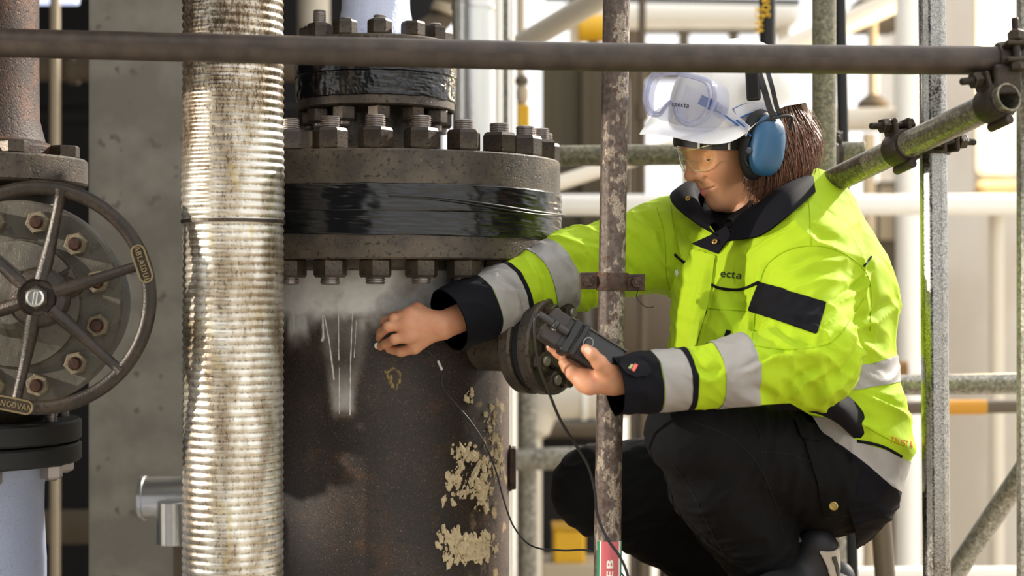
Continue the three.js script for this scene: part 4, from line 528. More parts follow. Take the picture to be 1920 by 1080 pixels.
// jacket
const JT = [[1440, 505, 3.07, 0.17, 0.125], [1462, 560, 3.07, 0.205, 0.172], [1464, 660, 3.07, 0.205, 0.176], [1486, 750, 3.07, 0.195, 0.165], [1516, 830, 3.05, 0.198, 0.148], [1510, 885, 3.04, 0.192, 0.134]].map((q) => [at(q[0], q[1], q[2]), q[3], q[4]]);
const armR1 = capT(P.shR, P.elR), armR2 = capT(P.elR, P.wrR), armL1 = capT(P.shL, P.elL), armL2 = capT(P.elL, P.wrL);
const ext = (a, b, s) => b.clone().add(b.clone().sub(a).normalize().multiplyScalar(s));
const torsoF = union([...JT.slice(0, -1).map((q, i) => ecap(q[0], JT[i + 1][0], SH, q[1], q[2], JT[i + 1][1], JT[i + 1][2])), cap(at(1500, 425, 3.1), at(1560, 560, 3.08), 0.115, 0.12), cap(at(1360, 500, 3.06), at(1375, 640, 3.0), 0.088, 0.1), cap(at(1345, 428, 3.13), P.shR, 0.062, 0.08), cap(at(1500, 430, 3.06), P.shL, 0.075, 0.088)], 0.05);
const sleeveR = union([cap(P.shR, P.elR, 0.088, 0.071), cap(P.elR, ext(P.elR, P.wrR, 0.1), 0.071, 0.054)], 0.03), sleeveL = union([cap(P.shL, P.elL, 0.094, 0.075), cap(P.elL, at(1400, 698, 2.74), 0.075, 0.057), cap(at(1400, 698, 2.74), ext(P.elL, P.wrL, 0.1), 0.057, 0.044)], 0.035);
const jacketF = (x, y, z) => { const t = torsoF(x, y, z), r = sleeveR(x, y, z), l = sleeveL(x, y, z); return smin(smin(t, r, 0.05), l, 0.028); };
const [jlo, jhi] = bounds([P.shR, P.shL, P.elL, P.wrL, P.wrR, at(1590, 900, 3.06), at(1420, 380, 3.06)], 0.24);
let jm = vnormals(surfaceNets(jacketF, jlo, jhi, 0.0044));
const angAround = (a, b, x, y, z) => { const e = b.clone().sub(a).normalize(), u = V(0, 0, 1).addScaledVector(e, -e.z).normalize(), w = e.clone().cross(u), q = V(x, y, z).sub(a); return Math.atan2(q.dot(w), q.dot(u)); };
const CREASE = [[[1438, 500], [1422, 560], [1412, 640]], [[1455, 505], [1520, 482], [1575, 476]], [[1470, 530], [1540, 508], [1590, 510]], [[1560, 565], [1610, 532], [1632, 498]], [[1590, 605], [1640, 590], [1676, 560]], [[1425, 655], [1500, 640], [1570, 652]], [[1392, 690], [1450, 662], [1505, 662]], [[1470, 742], [1500, 705], [1545, 684]], [[1515, 742], [1545, 715], [1585, 692]], [[1560, 722], [1592, 690], [1608, 640]], [[1340, 500], [1332, 560], [1310, 640]], [[1362, 555], [1392, 605]], [[1098, 450], [1150, 470], [1205, 525]], [[1120, 428], [1180, 440], [1245, 505]], [[1085, 565], [1130, 540], [1190, 550]], [[1196, 398], [1236, 430], [1252, 490]], [[1060, 470], [1090, 500], [1100, 560]], [[1616, 620], [1664, 655]], [[1630, 735], [1700, 770]], [[1560, 765], [1645, 792]], [[1500, 400], [1540, 440], [1600, 460]], [[1400, 470], [1440, 440], [1480, 420]], [[1300, 690], [1330, 700], [1350, 690]], [[1392, 720], [1430, 735], [1460, 745]], [[1270, 420], [1290, 460], [1300, 520]], [[1612, 430], [1632, 500], [1640, 590]], [[1445, 600], [1490, 640], [1530, 640]], [[940, 520], [975, 545], [985, 590]], [[1000, 480], [1020, 520], [1030, 560]]];
const creased = (x, y, z, nx, ny, nz) => { if (nz < 0.05) return 0; const px = 960 + x / -z * F, py = 540 - (y - CY) / -z * F; let s = 0; for (let i = 0; i < CREASE.length; i++) { const L = CREASE[i], w = 5.5 + 3 * (i % 3); let best = 1e9, sg = 1, tt = 0; for (let k = 0; k < L.length - 1; k++) { const [ax, ay] = L[k], ex = L[k + 1][0] - ax, ey = L[k + 1][1] - ay, t = cl(((px - ax) * ex + (py - ay) * ey) / (ex * ex + ey * ey)), dx = px - ax - ex * t, dy = py - ay - ey * t, d = Math.hypot(dx, dy); if (d < best) { best = d; sg = Math.sign(ex * dy - ey * dx); tt = (k + t) / (L.length - 1); } } if (best > 60) continue; const sd = best * sg, fade = Math.sin(Math.PI * cl(0.06 + 0.88 * tt)) ** 0.7; s += fade * (-0.0075 * Math.exp(-((sd / w) ** 2)) + 0.0078 * Math.exp(-Math.abs(sd - 1.7 * w) / (0.9 * w))); } return s; };
jm = displace(jm, (x, y, z, nx, ny, nz) => {
  const [t1, r1] = armR1(x, y, z), [t2, r2] = armR2(x, y, z), [t3, r3] = armL1(x, y, z), [t4, r4] = armL2(x, y, z), dR = Math.min(r1, r2), dL = Math.min(r3, r4), dT = torsoF(x, y, z);
  let s = 0; const small = 0.0016 * fbm(x * 26, y * 26, z * 26, 3);
  if (dR < 0.105 && dT > -0.01) { const tt = r1 < r2 ? t1 * 0.24 : 0.24 + t2 * 0.3, a = angAround(r1 < r2 ? P.shR : P.elR, r1 < r2 ? P.elR : P.wrR, x, y, z), e = Math.exp(-(((tt - 0.22) / 0.13) ** 2)); s = (0.003 + 0.005 * e) * folds(tt * 15, a, 3) * ss(0.0, 0.03, dT + 0.01); }
  else if (dL < 0.115 && dT > -0.03) { const tt = r3 < r4 ? t3 * 0.24 : 0.24 + t4 * 0.38, a = angAround(r3 < r4 ? P.shL : P.elL, r3 < r4 ? P.elL : P.wrL, x, y, z), e = Math.exp(-(((tt - 0.27) / 0.12) ** 2)); s = (0.0042 + 0.0065 * e) * folds(tt * 13, a, 11); }
  else { const u = x * SH.x + z * SH.z, w = y + 0.5 * x; s = 0.0075 * folds(w * 11, u * 5 + 3 * noise(x * 4, y * 4, z * 4), 21) + 0.003 * folds(u * 11, w * 4, 31); s *= mix(0.55, 1, ss(0.72, 0.5, y)); }
  return s + small + creased(x, y, z, nx, ny, nz);
});
// open the cuffs, the neck and the front of the hem
const openHem = polyF([[1150, 790], [1380, 762], [1482, 756], [1524, 781], [1548, 822], [1572, 900], [1603, 990], [1612, 1100], [1100, 1100]], -99, 99, -99);
const neckHole = polyF([[1285, 356], [1322, 405], [1346, 446], [1366, 446], [1425, 430], [1474, 396], [1512, 352], [1530, 300], [1400, 250], [1290, 300]], -99, 99, -99);
const sleeveEnd = (k) => (x, y, z) => Math.max(armR2(x, y, z)[1] < 0.25 && armR2(x, y, z)[0] > 0.5 ? (armR2(x, y, z)[0] - k) * 0.25 : -1, armL2(x, y, z)[1] < 0.25 && armL2(x, y, z)[0] > 0.5 ? (armL2(x, y, z)[0] - k) * 0.4 : -1);
const jm0 = clipMesh(jm, (x, y, z) => Math.max(-openHem(x, y, z, 0, 0, 1), -neckHole(x, y, z, 0, 0, 1), sleeveEnd(1)(x, y, z))); jm = clipMesh(jm0, sleeveEnd(0.86));
const jacket = part(person, 'jacket', planarUV(toGeo(jm)), MJ.lime, 'lime yellow high visibility jacket with navy cuffs');
jacket.geometry.computeBoundingBox();
const largest = (m) => { const up = Int32Array.from({ length: m.pos.length / 3 }, (_, i) => i), find = (i) => { while (up[i] !== i) i = up[i] = up[up[i]]; return i; }; for (let t = 0; t < m.idx.length; t += 3) { up[find(m.idx[t])] = find(m.idx[t + 1]); up[find(m.idx[t + 1])] = find(m.idx[t + 2]); } const n = new Map(); for (const i of m.idx) { const r = find(i); n.set(r, (n.get(r) ?? 0) + 1); } let best = -1, top = 0; for (const [r, k] of n) if (k > top) { top = k; best = r; } const idx = []; for (let t = 0; t < m.idx.length; t += 3) if (find(m.idx[t]) === best) idx.push(m.idx[t], m.idx[t + 1], m.idx[t + 2]); m.idx = idx; return m; };
const onJacket = (name, f, mat, off = 0.0016, label, src = jm) => { const g = largest(laid(src, f, off, 0.003, src !== jm)); if (g.idx.length) return part(jacket, name, planarUV(toGeo(g)), mat, label); };
const bandOn = (arm, other, t0, t1, rmax) => (x, y, z) => { const [t, r] = arm(x, y, z); return r > rmax ? 1 : Math.max(t0 - t, t - t1) * 0.3; };
{ // sleeves, measured from elbow (0) to cuff (1)
  onJacket('cuff', bandOn(armR2, 0, 0.74, 1.2, 0.12), MJ.navy, 0.0022, 'navy cuff', jm0); onJacket('reflective_band', bandOn(armR2, 0, 0.53, 0.735, 0.12), MJ.reflect, 0.0018, 'grey reflective band'); onJacket('piping', bandOn(armR2, 0, 0.5, 0.53, 0.12), MJ.navy, 0.0026); onJacket('reflective_band', bandOn(armR2, 0, 0.135, 0.315, 0.12), MJ.reflect, 0.0018, 'grey reflective band');
  onJacket('cuff', bandOn(armL2, 0, 0.815, 1.2, 0.12), MJ.navy, 0.0022, 'navy cuff', jm0); onJacket('reflective_band', bandOn(armL2, 0, 0.68, 0.81, 0.12), MJ.reflect, 0.0018, 'grey reflective band'); onJacket('piping', bandOn(armL2, 0, 0.653, 0.68, 0.12), MJ.navy, 0.0026); onJacket('reflective_band', bandOn(armL2, 0, 0.365, 0.52, 0.09), MJ.reflect, 0.0018, 'grey reflective band');
  const zT = -2.75;
  onJacket('sleeve_patch', polyF([[1423, 528], [1549, 568], [1532, 627], [1403, 582]]), MJ.navy, 0.003, 'plain navy sleeve patch');
  onJacket('reflective_band', (x, y, z, a, b, c) => Math.max(polyF([[1568, 712], [1572, 690], [1640, 681], [1730, 650], [1730, 700], [1683, 717], [1606, 731], [1572, 726]])(x, y, z, a, b, c), sleeveL(x, y, z) < 0.016 ? 1 : -1), MJ.reflect, 0.0018, 'grey reflective waist band');
  onJacket('reflective_band', polyF([[1500, 778], [1567, 785], [1602, 824], [1617, 831], [1661, 844], [1800, 912], [1800, 990], [1671, 911], [1628, 873], [1580, 836], [1540, 815]]), MJ.reflect, 0.0018, 'grey reflective hem band');
  onJacket('hem', polyF([[1540, 815], [1580, 836], [1628, 873], [1671, 911], [1800, 990], [1800, 1080], [1560, 1080], [1560, 880]], -99, 99, -99), MJ.navy, 0.002, 'navy hem');

  onJacket('storm_flap', (x, y, z, i, j, k) => Math.max(polyF([[1300, 468], [1342, 480], [1330, 560], [1304, 662], [1290, 700], [1240, 700], [1250, 560]], -99, 99, -0.2)(x, y, z, i, j, k), 0.02 - sleeveL(x, y, z)), MJ.lime, 0.004);
  

  
  const zb = depthOf(jm);
  const drape = (...q) => drapeOn(zb, jacket, ...q);
  for (const pts of [[[1310, 575], [1350, 580], [1405, 583]], [[1342, 480], [1332, 540], [1306, 655]], [[1312, 478], [1292, 560], [1282, 650]], [[1410, 640], [1420, 560], [1436, 500], [1480, 468], [1540, 462], [1590, 480], [1628, 520], [1632, 620]], [[1512, 345], [1518, 400], [1520, 462]], [[1258, 385], [1262, 420], [1276, 478]], [[1625, 800], [1650, 815], [1694, 836]], [[1400, 646], [1480, 655], [1560, 640], [1620, 560]], [[1232, 390], [1246, 440], [1250, 520], [1262, 560]]]) drape('seam', pts, 0.0011, MJ.seam);
  for (const [pts, r] of [[[[1321, 534], [1333, 533], [1342, 538], [1368, 543], [1392, 542], [1422, 529]], 0.0028], [[[1266, 478], [1275, 486], [1284, 493]], 0.003], [[[1620, 499], [1627, 491], [1634, 481]], 0.0018], [[[1608, 827], [1640, 833], [1661, 840], [1690, 856]], 0.003]]) drape('piping', pts, r, MJ.navy, 0.001);
  // printed words, laid on the cloth letter by letter
  const tri = new THREE.Mesh(toGeo(jm), new THREE.MeshBasicMaterial({ side: THREE.DoubleSide })), ray = new THREE.Raycaster();
  const words = (s, px, py, d, w, ang, mat, f = font) => { const g = planarUV(lettering(s, w, 0.0006, f)), p = g.attributes.position, c = at(px, py, d), ca = Math.cos(ang), sa = Math.sin(ang), near = clipMesh(jm, (x, y, z) => Math.hypot(x - c.x, y - c.y) - 0.09); tri.geometry = toGeo(near); for (let i = 0; i < p.count; i++) { const x = p.getX(i) * ca - p.getY(i) * sa, y = p.getX(i) * sa + p.getY(i) * ca, o = V(c.x + x, c.y + y, -2.4); ray.set(o, V(0, 0, -1)); const h = ray.intersectObject(tri)[0]; p.setXYZ(i, o.x, o.y, (h ? h.point.z : c.z) + 0.0007 + p.getZ(i)); } g.computeVertexNormals(); part(jacket, 'lettering', g, mat, 'printed lettering'); };
  const stick = (name, px, py, w, h, th, ang, mat, label, par = jacket, roundy) => { const c0 = at(px, py, 2.9), near = clipMesh(jm, (x, y, z) => Math.hypot(x / -z - c0.x / 2.9, (y - CY) / -z - (c0.y - CY) / 2.9) - 0.02); tri.geometry = toGeo(near); ray.set(V(0, CY, 0), c0.clone().sub(V(0, CY, 0)).normalize()); const hit = ray.intersectObject(tri)[0]; if (!hit) return; const n = hit.face.normal.clone(), y0 = V(-Math.sin(ang), Math.cos(ang), 0), y = y0.addScaledVector(n, -n.dot(y0)).normalize(); part(par, name, box(w, h, th, Math.min(w, th) * 0.3).applyMatrix4(frame(hit.point.addScaledVector(n, th * 0.35), y.clone().cross(n), y, n)), mat, label); };
  stick('zip_pull', 1320, 587, 0.008, 0.016, 0.004, -0.35, MJ.navy); stick('zip_pull', 1363, 630, 0.009, 0.022, 0.004, -0.3, MJ.navy); stick('badge', 1270, 513, 0.012, 0.014, 0.002, 0.4, std({ color: 0xe6e6e6 }), 'small white badge'); stick('zip_pull', 1258, 585, 0.007, 0.018, 0.004, -0.5, MJ.navy);
  words('ecta', 1374, 515, 2.9, 0.0125, -0.14, std({ color: 0x24391a })); words('TRUST &', 1678, 824, 2.95, 0.0105, -0.28, std({ color: 0xc2542a }), fontR); void zT;
}
// collar and throat tab, lofted
function loft(rows, n = 40, thick = 0.0035) {
  const cs = rows.map((r) => new THREE.CatmullRomCurve3(r)), m = n, k = (rows.length - 1) * 8, pos = [], idx = [];
  for (let i = 0; i <= m; i++) { const c = new THREE.CatmullRomCurve3(cs.map((q) => q.getPoint(i / m))); for (let j = 0; j <= k; j++) { const p = c.getPoint(j / k); pos.push(p.x, p.y, p.z); } }
  for (let i = 0; i < m; i++) for (let j = 0; j < k; j++) { const a = i * (k + 1) + j, b = a + k + 1; idx.push(a, b, a + 1, b, b + 1, a + 1); }
  const q = vnormals({ pos: Float32Array.from(pos), idx }), s = laid(q, () => -1, thick / 2, thick), back = { pos: q.pos.map((x, i) => x - q.nor[i] * thick / 2), nor: q.nor.map((x) => -x), idx: [] }; for (let t = 0; t < idx.length; t += 3) back.idx.push(idx[t], idx[t + 2], idx[t + 1]);
  return merge(planarUV(toGeo(s)), planarUV(toGeo(back)));
}
{
  const L3 = (a) => a.map((q) => at(...q));
  const collar2 = part(person, 'collar', merge(
    loft([L3([[1352, 432, 2.99], [1400, 412, 2.97], [1450, 385, 2.97], [1500, 350, 3.06], [1500, 335, 3.16]]), L3([[1364, 414, 2.975], [1412, 388, 2.945], [1455, 358, 2.94], [1500, 330, 3.03], [1508, 318, 3.16]]), L3([[1375, 420, 2.945], [1425, 398, 2.91], [1470, 366, 2.905], [1516, 334, 3.0], [1524, 322, 3.14]]), L3([[1366, 452, 2.935], [1428, 440, 2.885], [1476, 406, 2.875], [1522, 366, 2.96], [1545, 345, 3.1]])]),
    loft([L3([[1350, 430, 3.0], [1325, 405, 3.06], [1310, 375, 3.12], [1330, 345, 3.18], [1400, 330, 3.24]]), L3([[1340, 418, 2.99], [1312, 388, 3.04], [1298, 355, 3.1], [1318, 335, 3.17], [1400, 318, 3.24]]), L3([[1330, 424, 2.98], [1298, 392, 3.02], [1278, 358, 3.085], [1292, 340, 3.16], [1380, 320, 3.25]]), L3([[1344, 442, 2.965], [1296, 412, 3.0], [1257, 374, 3.07], [1276, 350, 3.15], [1350, 330, 3.26]])])), MJ.navy, 'navy fold-down collar');
  part(person, 'lining', merge(planarUV(new THREE.SphereGeometry(1, 32, 20).applyMatrix4(frame(at(1352, 402, 3.14), V(0.065, 0, 0), V(0, 0.055, 0), V(0, 0, 0.03)))), loft([L3([[1335, 440, 2.99], [1318, 395, 3.07], [1330, 350, 3.16]]), L3([[1372, 440, 2.965], [1365, 410, 3.02], [1360, 380, 3.14]]), L3([[1410, 420, 2.955], [1410, 380, 3.0], [1400, 350, 3.1]])])), MJ.lining, 'dark jacket lining');
  const tab = part(person, 'throat_tab', loft([L3([[1297, 457, 2.985], [1335, 440, 2.975], [1362, 424, 2.965]]), L3([[1320, 466, 2.972], [1345, 455, 2.962], [1368, 434, 2.957]]), L3([[1346, 476, 2.955], [1356, 462, 2.952], [1372, 442, 2.95]])]), MJ.navy, 'pointed navy throat tab');
  const snap = (p, q, d, n, par) => part(par, 'snap_button', along(turned([[0.0018, 0], [0.0048, 0], [0.005, 0.0012], [0.004, 0.002], [0.0024, 0.0016], [0.0018, 0.0008]], 24), at(p, q, d), at(p, q, d).add(n)), std({ color: 0xb08d4a, metalness: 0.8, roughness: 0.3 }), 'brass snap button');
  snap(1340, 453, 2.958, V(-0.35, 0.3, 0.9), tab); snap(1290, 372, 3.038, V(-0.5, 0.3, 0.8), collar2);
}
part(jacket, 'hem_flap', loft([[[1440, 742, 2.79], [1500, 732, 2.79], [1552, 728, 2.81], [1590, 745, 2.84], [1616, 774, 2.87], [1626, 800, 2.885]], [[1445, 752, 2.755], [1500, 745, 2.755], [1548, 752, 2.77], [1582, 772, 2.80], [1602, 796, 2.835], [1616, 815, 2.86]], [[1450, 766, 2.775], [1500, 768, 2.775], [1540, 777, 2.79], [1572, 794, 2.82], [1594, 814, 2.85], [1608, 827, 2.875]]].map((r) => r.map((q) => at(...q))), 40, 0.006), MJ.navy, 'folded navy hem corner');
// cuff strap of the near sleeve
{ const f = polyF([[1164, 676], [1176, 672], [1196, 676], [1214, 688], [1219, 698], [1212, 706], [1190, 708], [1172, 702], [1162, 690]]); onJacket('cuff_strap', f, cloth(0x121318), 0.008, 'dark cuff strap', jm0); { const o = at(1187, 688, 2.62), n = V(0.1, 0.25, 0.96).normalize(), near = jacket.children.find((k) => k.name === 'cuff_strap'), ry = new THREE.Raycaster(); for (const [px, py, w, h, col] of [[1183, 687, 0.0042, 0.0105, 0x9aa86a], [1190, 689, 0.006, 0.0135, 0xd2635e]]) { ry.set(V(0, CY, 0), at(px, py, 1).sub(V(0, CY, 0)).normalize()); near.updateMatrixWorld(true); const hit = ry.intersectObject(near)[0]; if (!hit) continue; const m = hit.face.normal.clone(), y0 = V(0.42, 0.9, 0), y = y0.addScaledVector(m, -m.dot(y0)).normalize(); part(near, 'logo', box(w, h, 0.0014, 0.0004).applyMatrix4(frame(hit.point, y.clone().cross(m), y, m)), std({ color: col })); } void o; void n; } }

// trousers
const trF = union([cap(P.hipL, P.hipR, 0.108), cap(P.hipL, P.knL, 0.106, 0.072), cap(P.hipR, P.knR, 0.118, 0.084), cap(P.knL, P.anL, 0.07, 0.052), cap(at(1330, 905, 2.86), at(1420, 1040, 2.97), 0.075, 0.066), cap(P.knR, P.anR, 0.082, 0.07), cap(at(1545, 800, 3.06), at(1540, 880, 3.06), 0.12, 0.125)], 0.03);
{
  const [lo, hi] = bounds([P.hipL, P.hipR, P.knL, P.knR, P.anL, P.anR], 0.17); let tm = vnormals(surfaceNets(trF, lo, hi, 0.0072)); const sL = capT(P.knL, P.anL), tL = capT(P.hipL, P.knL);
  tm = displace(tm, (x, y, z) => { const [t, r] = tL(x, y, z), kn = Math.hypot(x - P.knL.x, y - P.knL.y, z - P.knL.z); return 0.006 * folds((x * 0.75 - y * 0.66) * 22 + 2 * noise(x * 5, y * 5, z * 5), (x + y) * 9, 5) * ss(0.04, 0.16, kn) + 0.003 * folds(t * 6, (y + z) * 14, 8) + 0.0012 * fbm(x * 40, y * 40, z * 40, 2) + 0 * r; });
  tm = clipMesh(tm, (x, y, z) => Math.max(y - at(0, 742, 3.0).y - 0.02, sL(x, y, z)[1] < 0.12 ? (sL(x, y, z)[0] - 1.04) * 0.3 : -1));
  const tr = part(person, 'trousers', planarUV(toGeo(tm)), MJ.black, 'black work trousers'); const on = (n, f, mat, off) => part(tr, n, planarUV(toGeo(laid(tm, f, off))), mat);
  on('pocket_strap', polyF([[1500, 800], [1532, 800], [1560, 900], [1575, 962], [1545, 968], [1530, 900]]), cloth(0x0b0b0c), 0.004); on('pocket_flap', polyF([[1485, 785], [1530, 800], [1538, 830], [1500, 822]]), cloth(0x0c0c0e), 0.006);
  { const tz = depthOf(tm); for (const s of [[[1385, 752], [1420, 800], [1428, 850]], [[1428, 846], [1480, 852], [1522, 866]], [[1236, 838], [1290, 910], [1330, 990], [1376, 1072]], [[1300, 790], [1370, 820], [1420, 870], [1452, 940], [1470, 1000]], [[1540, 968], [1560, 972], [1588, 966]]]) drapeOn(tz, tr, 'seam', s, 0.0011, cloth(0x1c1c20)); }
  part(tr, 'button', along(turned([[0, 0], [0.0075, 0], [0.0078, 0.0015], [0.006, 0.003], [0.0045, 0.0024], [0, 0.0026]], 28), at(1563, 949, 2.832), at(1563, 949, 2.0)), std({ color: 0xa08a4c, metalness: 0.7, roughness: 0.35 }), 'round brass button');
}
// shoes
function shoe(heel, toe, lift, label) {
  const e = toe.clone().sub(heel), L = e.length(); e.normalize(); const up = lift.clone().addScaledVector(e, -lift.dot(e)).normalize(), s = e.clone().cross(up), q = (a, b, c = 0) => heel.clone().addScaledVector(e, a).addScaledVector(up, b).addScaledVector(s, c);
  const f = union([ell(q(0.03, 0.03), e, up, s, 0.05, 0.052, 0.036), ell(q(L - 0.05, 0.012), e, up, s, 0.07, 0.036, 0.044), cap(q(0.03, 0.02), q(L - 0.05, 0.006), 0.036, 0.036), cap(q(0.03, 0.04), q(0.035, 0.085), 0.036, 0.034)], 0.03), [lo, hi] = bounds([q(0, 0), q(L, 0), q(0, 0.1)], 0.09);
  const m = clipMesh(vnormals(surfaceNets(f, lo, hi, 0.0034)), (x, y, z) => -0.02 - V(x, y, z).sub(heel).dot(up));
  const H = (x, y, z) => V(x, y, z).sub(heel), sh = part(person, 'shoe', planarUV(toGeo(m)), std({ color: 0x16161a, roughness: 0.6 }), label), on = (n, g, mat, off) => part(sh, n, planarUV(toGeo(laid(m, g, off))), mat);
  on('sole', (x, y, z) => H(x, y, z).dot(up) + 0.004, std({ color: 0x101012, roughness: 0.7 }), 0.006);
  const sil = std({ color: 0xb4b0a6, roughness: 0.4, metalness: 0.2 }); on('heel_counter', (x, y, z) => { const h = H(x, y, z), a = h.dot(e), b = h.dot(up); return Math.max(a - 0.03 - 0.4 * b, b - 0.09, 0.0045 - b) * 1; }, sil, 0.004); on('side_panel', (x, y, z) => { const h = H(x, y, z), a = h.dot(e), b = h.dot(up); return Math.max(Math.abs(b - 0.03 + 0.25 * (a - 0.06)) - 0.008, a - 0.13); }, sil, 0.0045); on('heel_tab', (x, y, z) => { const h = H(x, y, z), a = h.dot(e), b = h.dot(up); return Math.max(Math.abs(b - 0.072 + 0.5 * (a - 0.02)) - 0.0075, a - 0.052, -a - 0.02); }, sil, 0.0045); on('heel_stripe', (x, y, z) => { const h = H(x, y, z), a = h.dot(e), b = h.dot(up); return Math.max(Math.abs(a - 0.018 - 0.5 * (b - 0.03)) - 0.005, b - 0.08, 0.004 - b); }, std({ color: 0x34332f, roughness: 0.6 }), 0.006);
}
shoe(at(1528, 1082, 3.0), V(at(1410, 0, 2.9).x, 0.045, -2.84), V(0.5, 0.85, -0.1), 'black trainer with grey silver panels');
shoe(at(1560, 1165, 3.3), V(at(1420, 0, 3.2).x, 0.045, -3.16), V(0.3, 0.9, -0.1), 'black trainer with grey silver panels');

// ---------------------------------------------------------------- head, face, hands: one skin
const hy = 50 * DEG, hp2 = 8 * DEG, HO = at(1380, 198, 3.06);
const gf = V(-Math.sin(hy) * Math.cos(hp2), -Math.sin(hp2), Math.cos(hy) * Math.cos(hp2)), gu = V(-Math.sin(hy) * Math.sin(hp2), Math.cos(hp2), Math.cos(hy) * Math.sin(hp2)), gl = gu.clone().cross(gf);
{ const r = 10 * DEG, l2 = gl.clone().multiplyScalar(Math.cos(r)).addScaledVector(gu, -Math.sin(r)); gu.multiplyScalar(Math.cos(r)).addScaledVector(gl, Math.sin(r)); gl.copy(l2); }
const GP = (f, u, l) => HO.clone().addScaledVector(gf, f).addScaledVector(gu, u).addScaledVector(gl, l);
const yawH = 70 * DEG, pit = 26 * DEG;
const hf = V(-Math.sin(yawH) * Math.cos(pit), -Math.sin(pit), Math.cos(yawH) * Math.cos(pit)), hu = V(-Math.sin(yawH) * Math.sin(pit), Math.cos(pit), Math.cos(yawH) * Math.sin(pit)), hl = hu.clone().cross(hf);
{ const r = 4 * DEG, l2 = hl.clone().multiplyScalar(Math.cos(r)).addScaledVector(hu, -Math.sin(r)); hu.multiplyScalar(Math.cos(r)).addScaledVector(hl, Math.sin(r)); hl.copy(l2); }
const HP = (f, u, l) => P.head.clone().addScaledVector(hf, f).addScaledVector(hu, u).addScaledVector(hl, l);
const toHead = (x, y, z) => { const dx = x - P.head.x, dy = y - P.head.y, dz = z - P.head.z; return [dx * hf.x + dy * hf.y + dz * hf.z, dx * hu.x + dy * hu.y + dz * hu.z, dx * hl.x + dy * hl.y + dz * hl.z]; };
const I = [V(1, 0, 0), V(0, 1, 0), V(0, 0, 1)], E0 = (f, u, l, a, b, c) => ell(V(f, u, l), ...I, a, b, c), C0 = (a, b, r, q) => cap(V(...a), V(...b), r, q);
const lipU = C0([0.1015, -0.0662, 0], [0.089, -0.0688, 0.027], 0.006, 0.0034), lipL = C0([0.1005, -0.0785, 0], [0.0885, -0.0755, 0.024], 0.0075, 0.0042);
const faceParts = { skull: union([E0(-0.018, 0.045, 0, 0.1, 0.095, 0.078), E0(0.03, -0.03, 0, 0.066, 0.072, 0.054), E0(0.045, -0.005, 0, 0.055, 0.07, 0.055)], 0.04), jaw: union([C0([0.0, -0.06, 0.05], [0.064, -0.104, 0.014], 0.016, 0.016), E0(0.08, -0.107, 0, 0.021, 0.018, 0.02), E0(0.07, -0.066, 0, 0.028, 0.028, 0.03)], 0.03), cheek: E0(0.062, -0.032, 0.036, 0.027, 0.026, 0.024), brow: C0([0.088, 0.018, 0.01], [0.064, 0.019, 0.05], 0.012, 0.01), nose: union([C0([0.091, 0.01, 0], [0.116, -0.034, 0], 0.0075, 0.0082), E0(0.1165, -0.0385, 0, 0.0098, 0.0098, 0.0105), E0(0.099, -0.0435, 0.0125, 0.012, 0.0092, 0.0082), C0([0.08, -0.03, 0.004], [0.1, -0.04, 0.006], 0.014, 0.0105)], 0.007), socket: E0(0.1, -0.011, 0.034, 0.02, 0.0145, 0.021), eye: E0(0.0695, -0.0125, 0.034, 0.0145, 0.012, 0.0165), mouth: C0([0.1085, -0.0722, 0], [0.092, -0.0708, 0.033], 0.0018, 0.0018), fold: C0([0.1, -0.05, 0.027], [0.09, -0.08, 0.045], 0.0018, 0.0012), nostril: E0(0.103, -0.0535, 0.0075, 0.0045, 0.003, 0.003) };
const smax = (a, b, k) => -smin(-a, -b, k);
const headF = (f, u, l0) => {
  const l = Math.abs(l0); let d = faceParts.skull(f, u, l); d = smin(d, faceParts.jaw(f, u, l), 0.03); d = smin(d, faceParts.cheek(f, u, l), 0.03); d = smin(d, faceParts.brow(f, u, l), 0.02);
  d = smax(d, -faceParts.socket(f, u, l), 0.018); d = smin(d, faceParts.nose(f, u, l), 0.009); d = smin(d, faceParts.eye(f, u, l), 0.005); d = smin(d, lipU(f, u, l), 0.005); d = smin(d, lipL(f, u, l), 0.005); d = smax(d, -faceParts.mouth(f, u, l), 0.0022); d = smax(d, -faceParts.fold(f, u, l), 0.008); d = smax(d, -faceParts.nostril(f, u, l), 0.004); return d;
};
const neckF = cap(HP(-0.03, -0.05, 0), P.neck.clone().add(V(0.02, -0.05, 0)), 0.055, 0.062);
const headWorld = (x, y, z) => Math.max(smin(headF(...toHead(x, y, z)), neckF(x, y, z), 0.035), (x - HO.x) * gu.x + (y - HO.y) * gu.y + (z - HO.z) * gu.z + 0.024 + Math.max(0, 0.6 * ((x - HO.x) * gf.x + (y - HO.y) * gf.y + (z - HO.z) * gf.z - 0.09)));
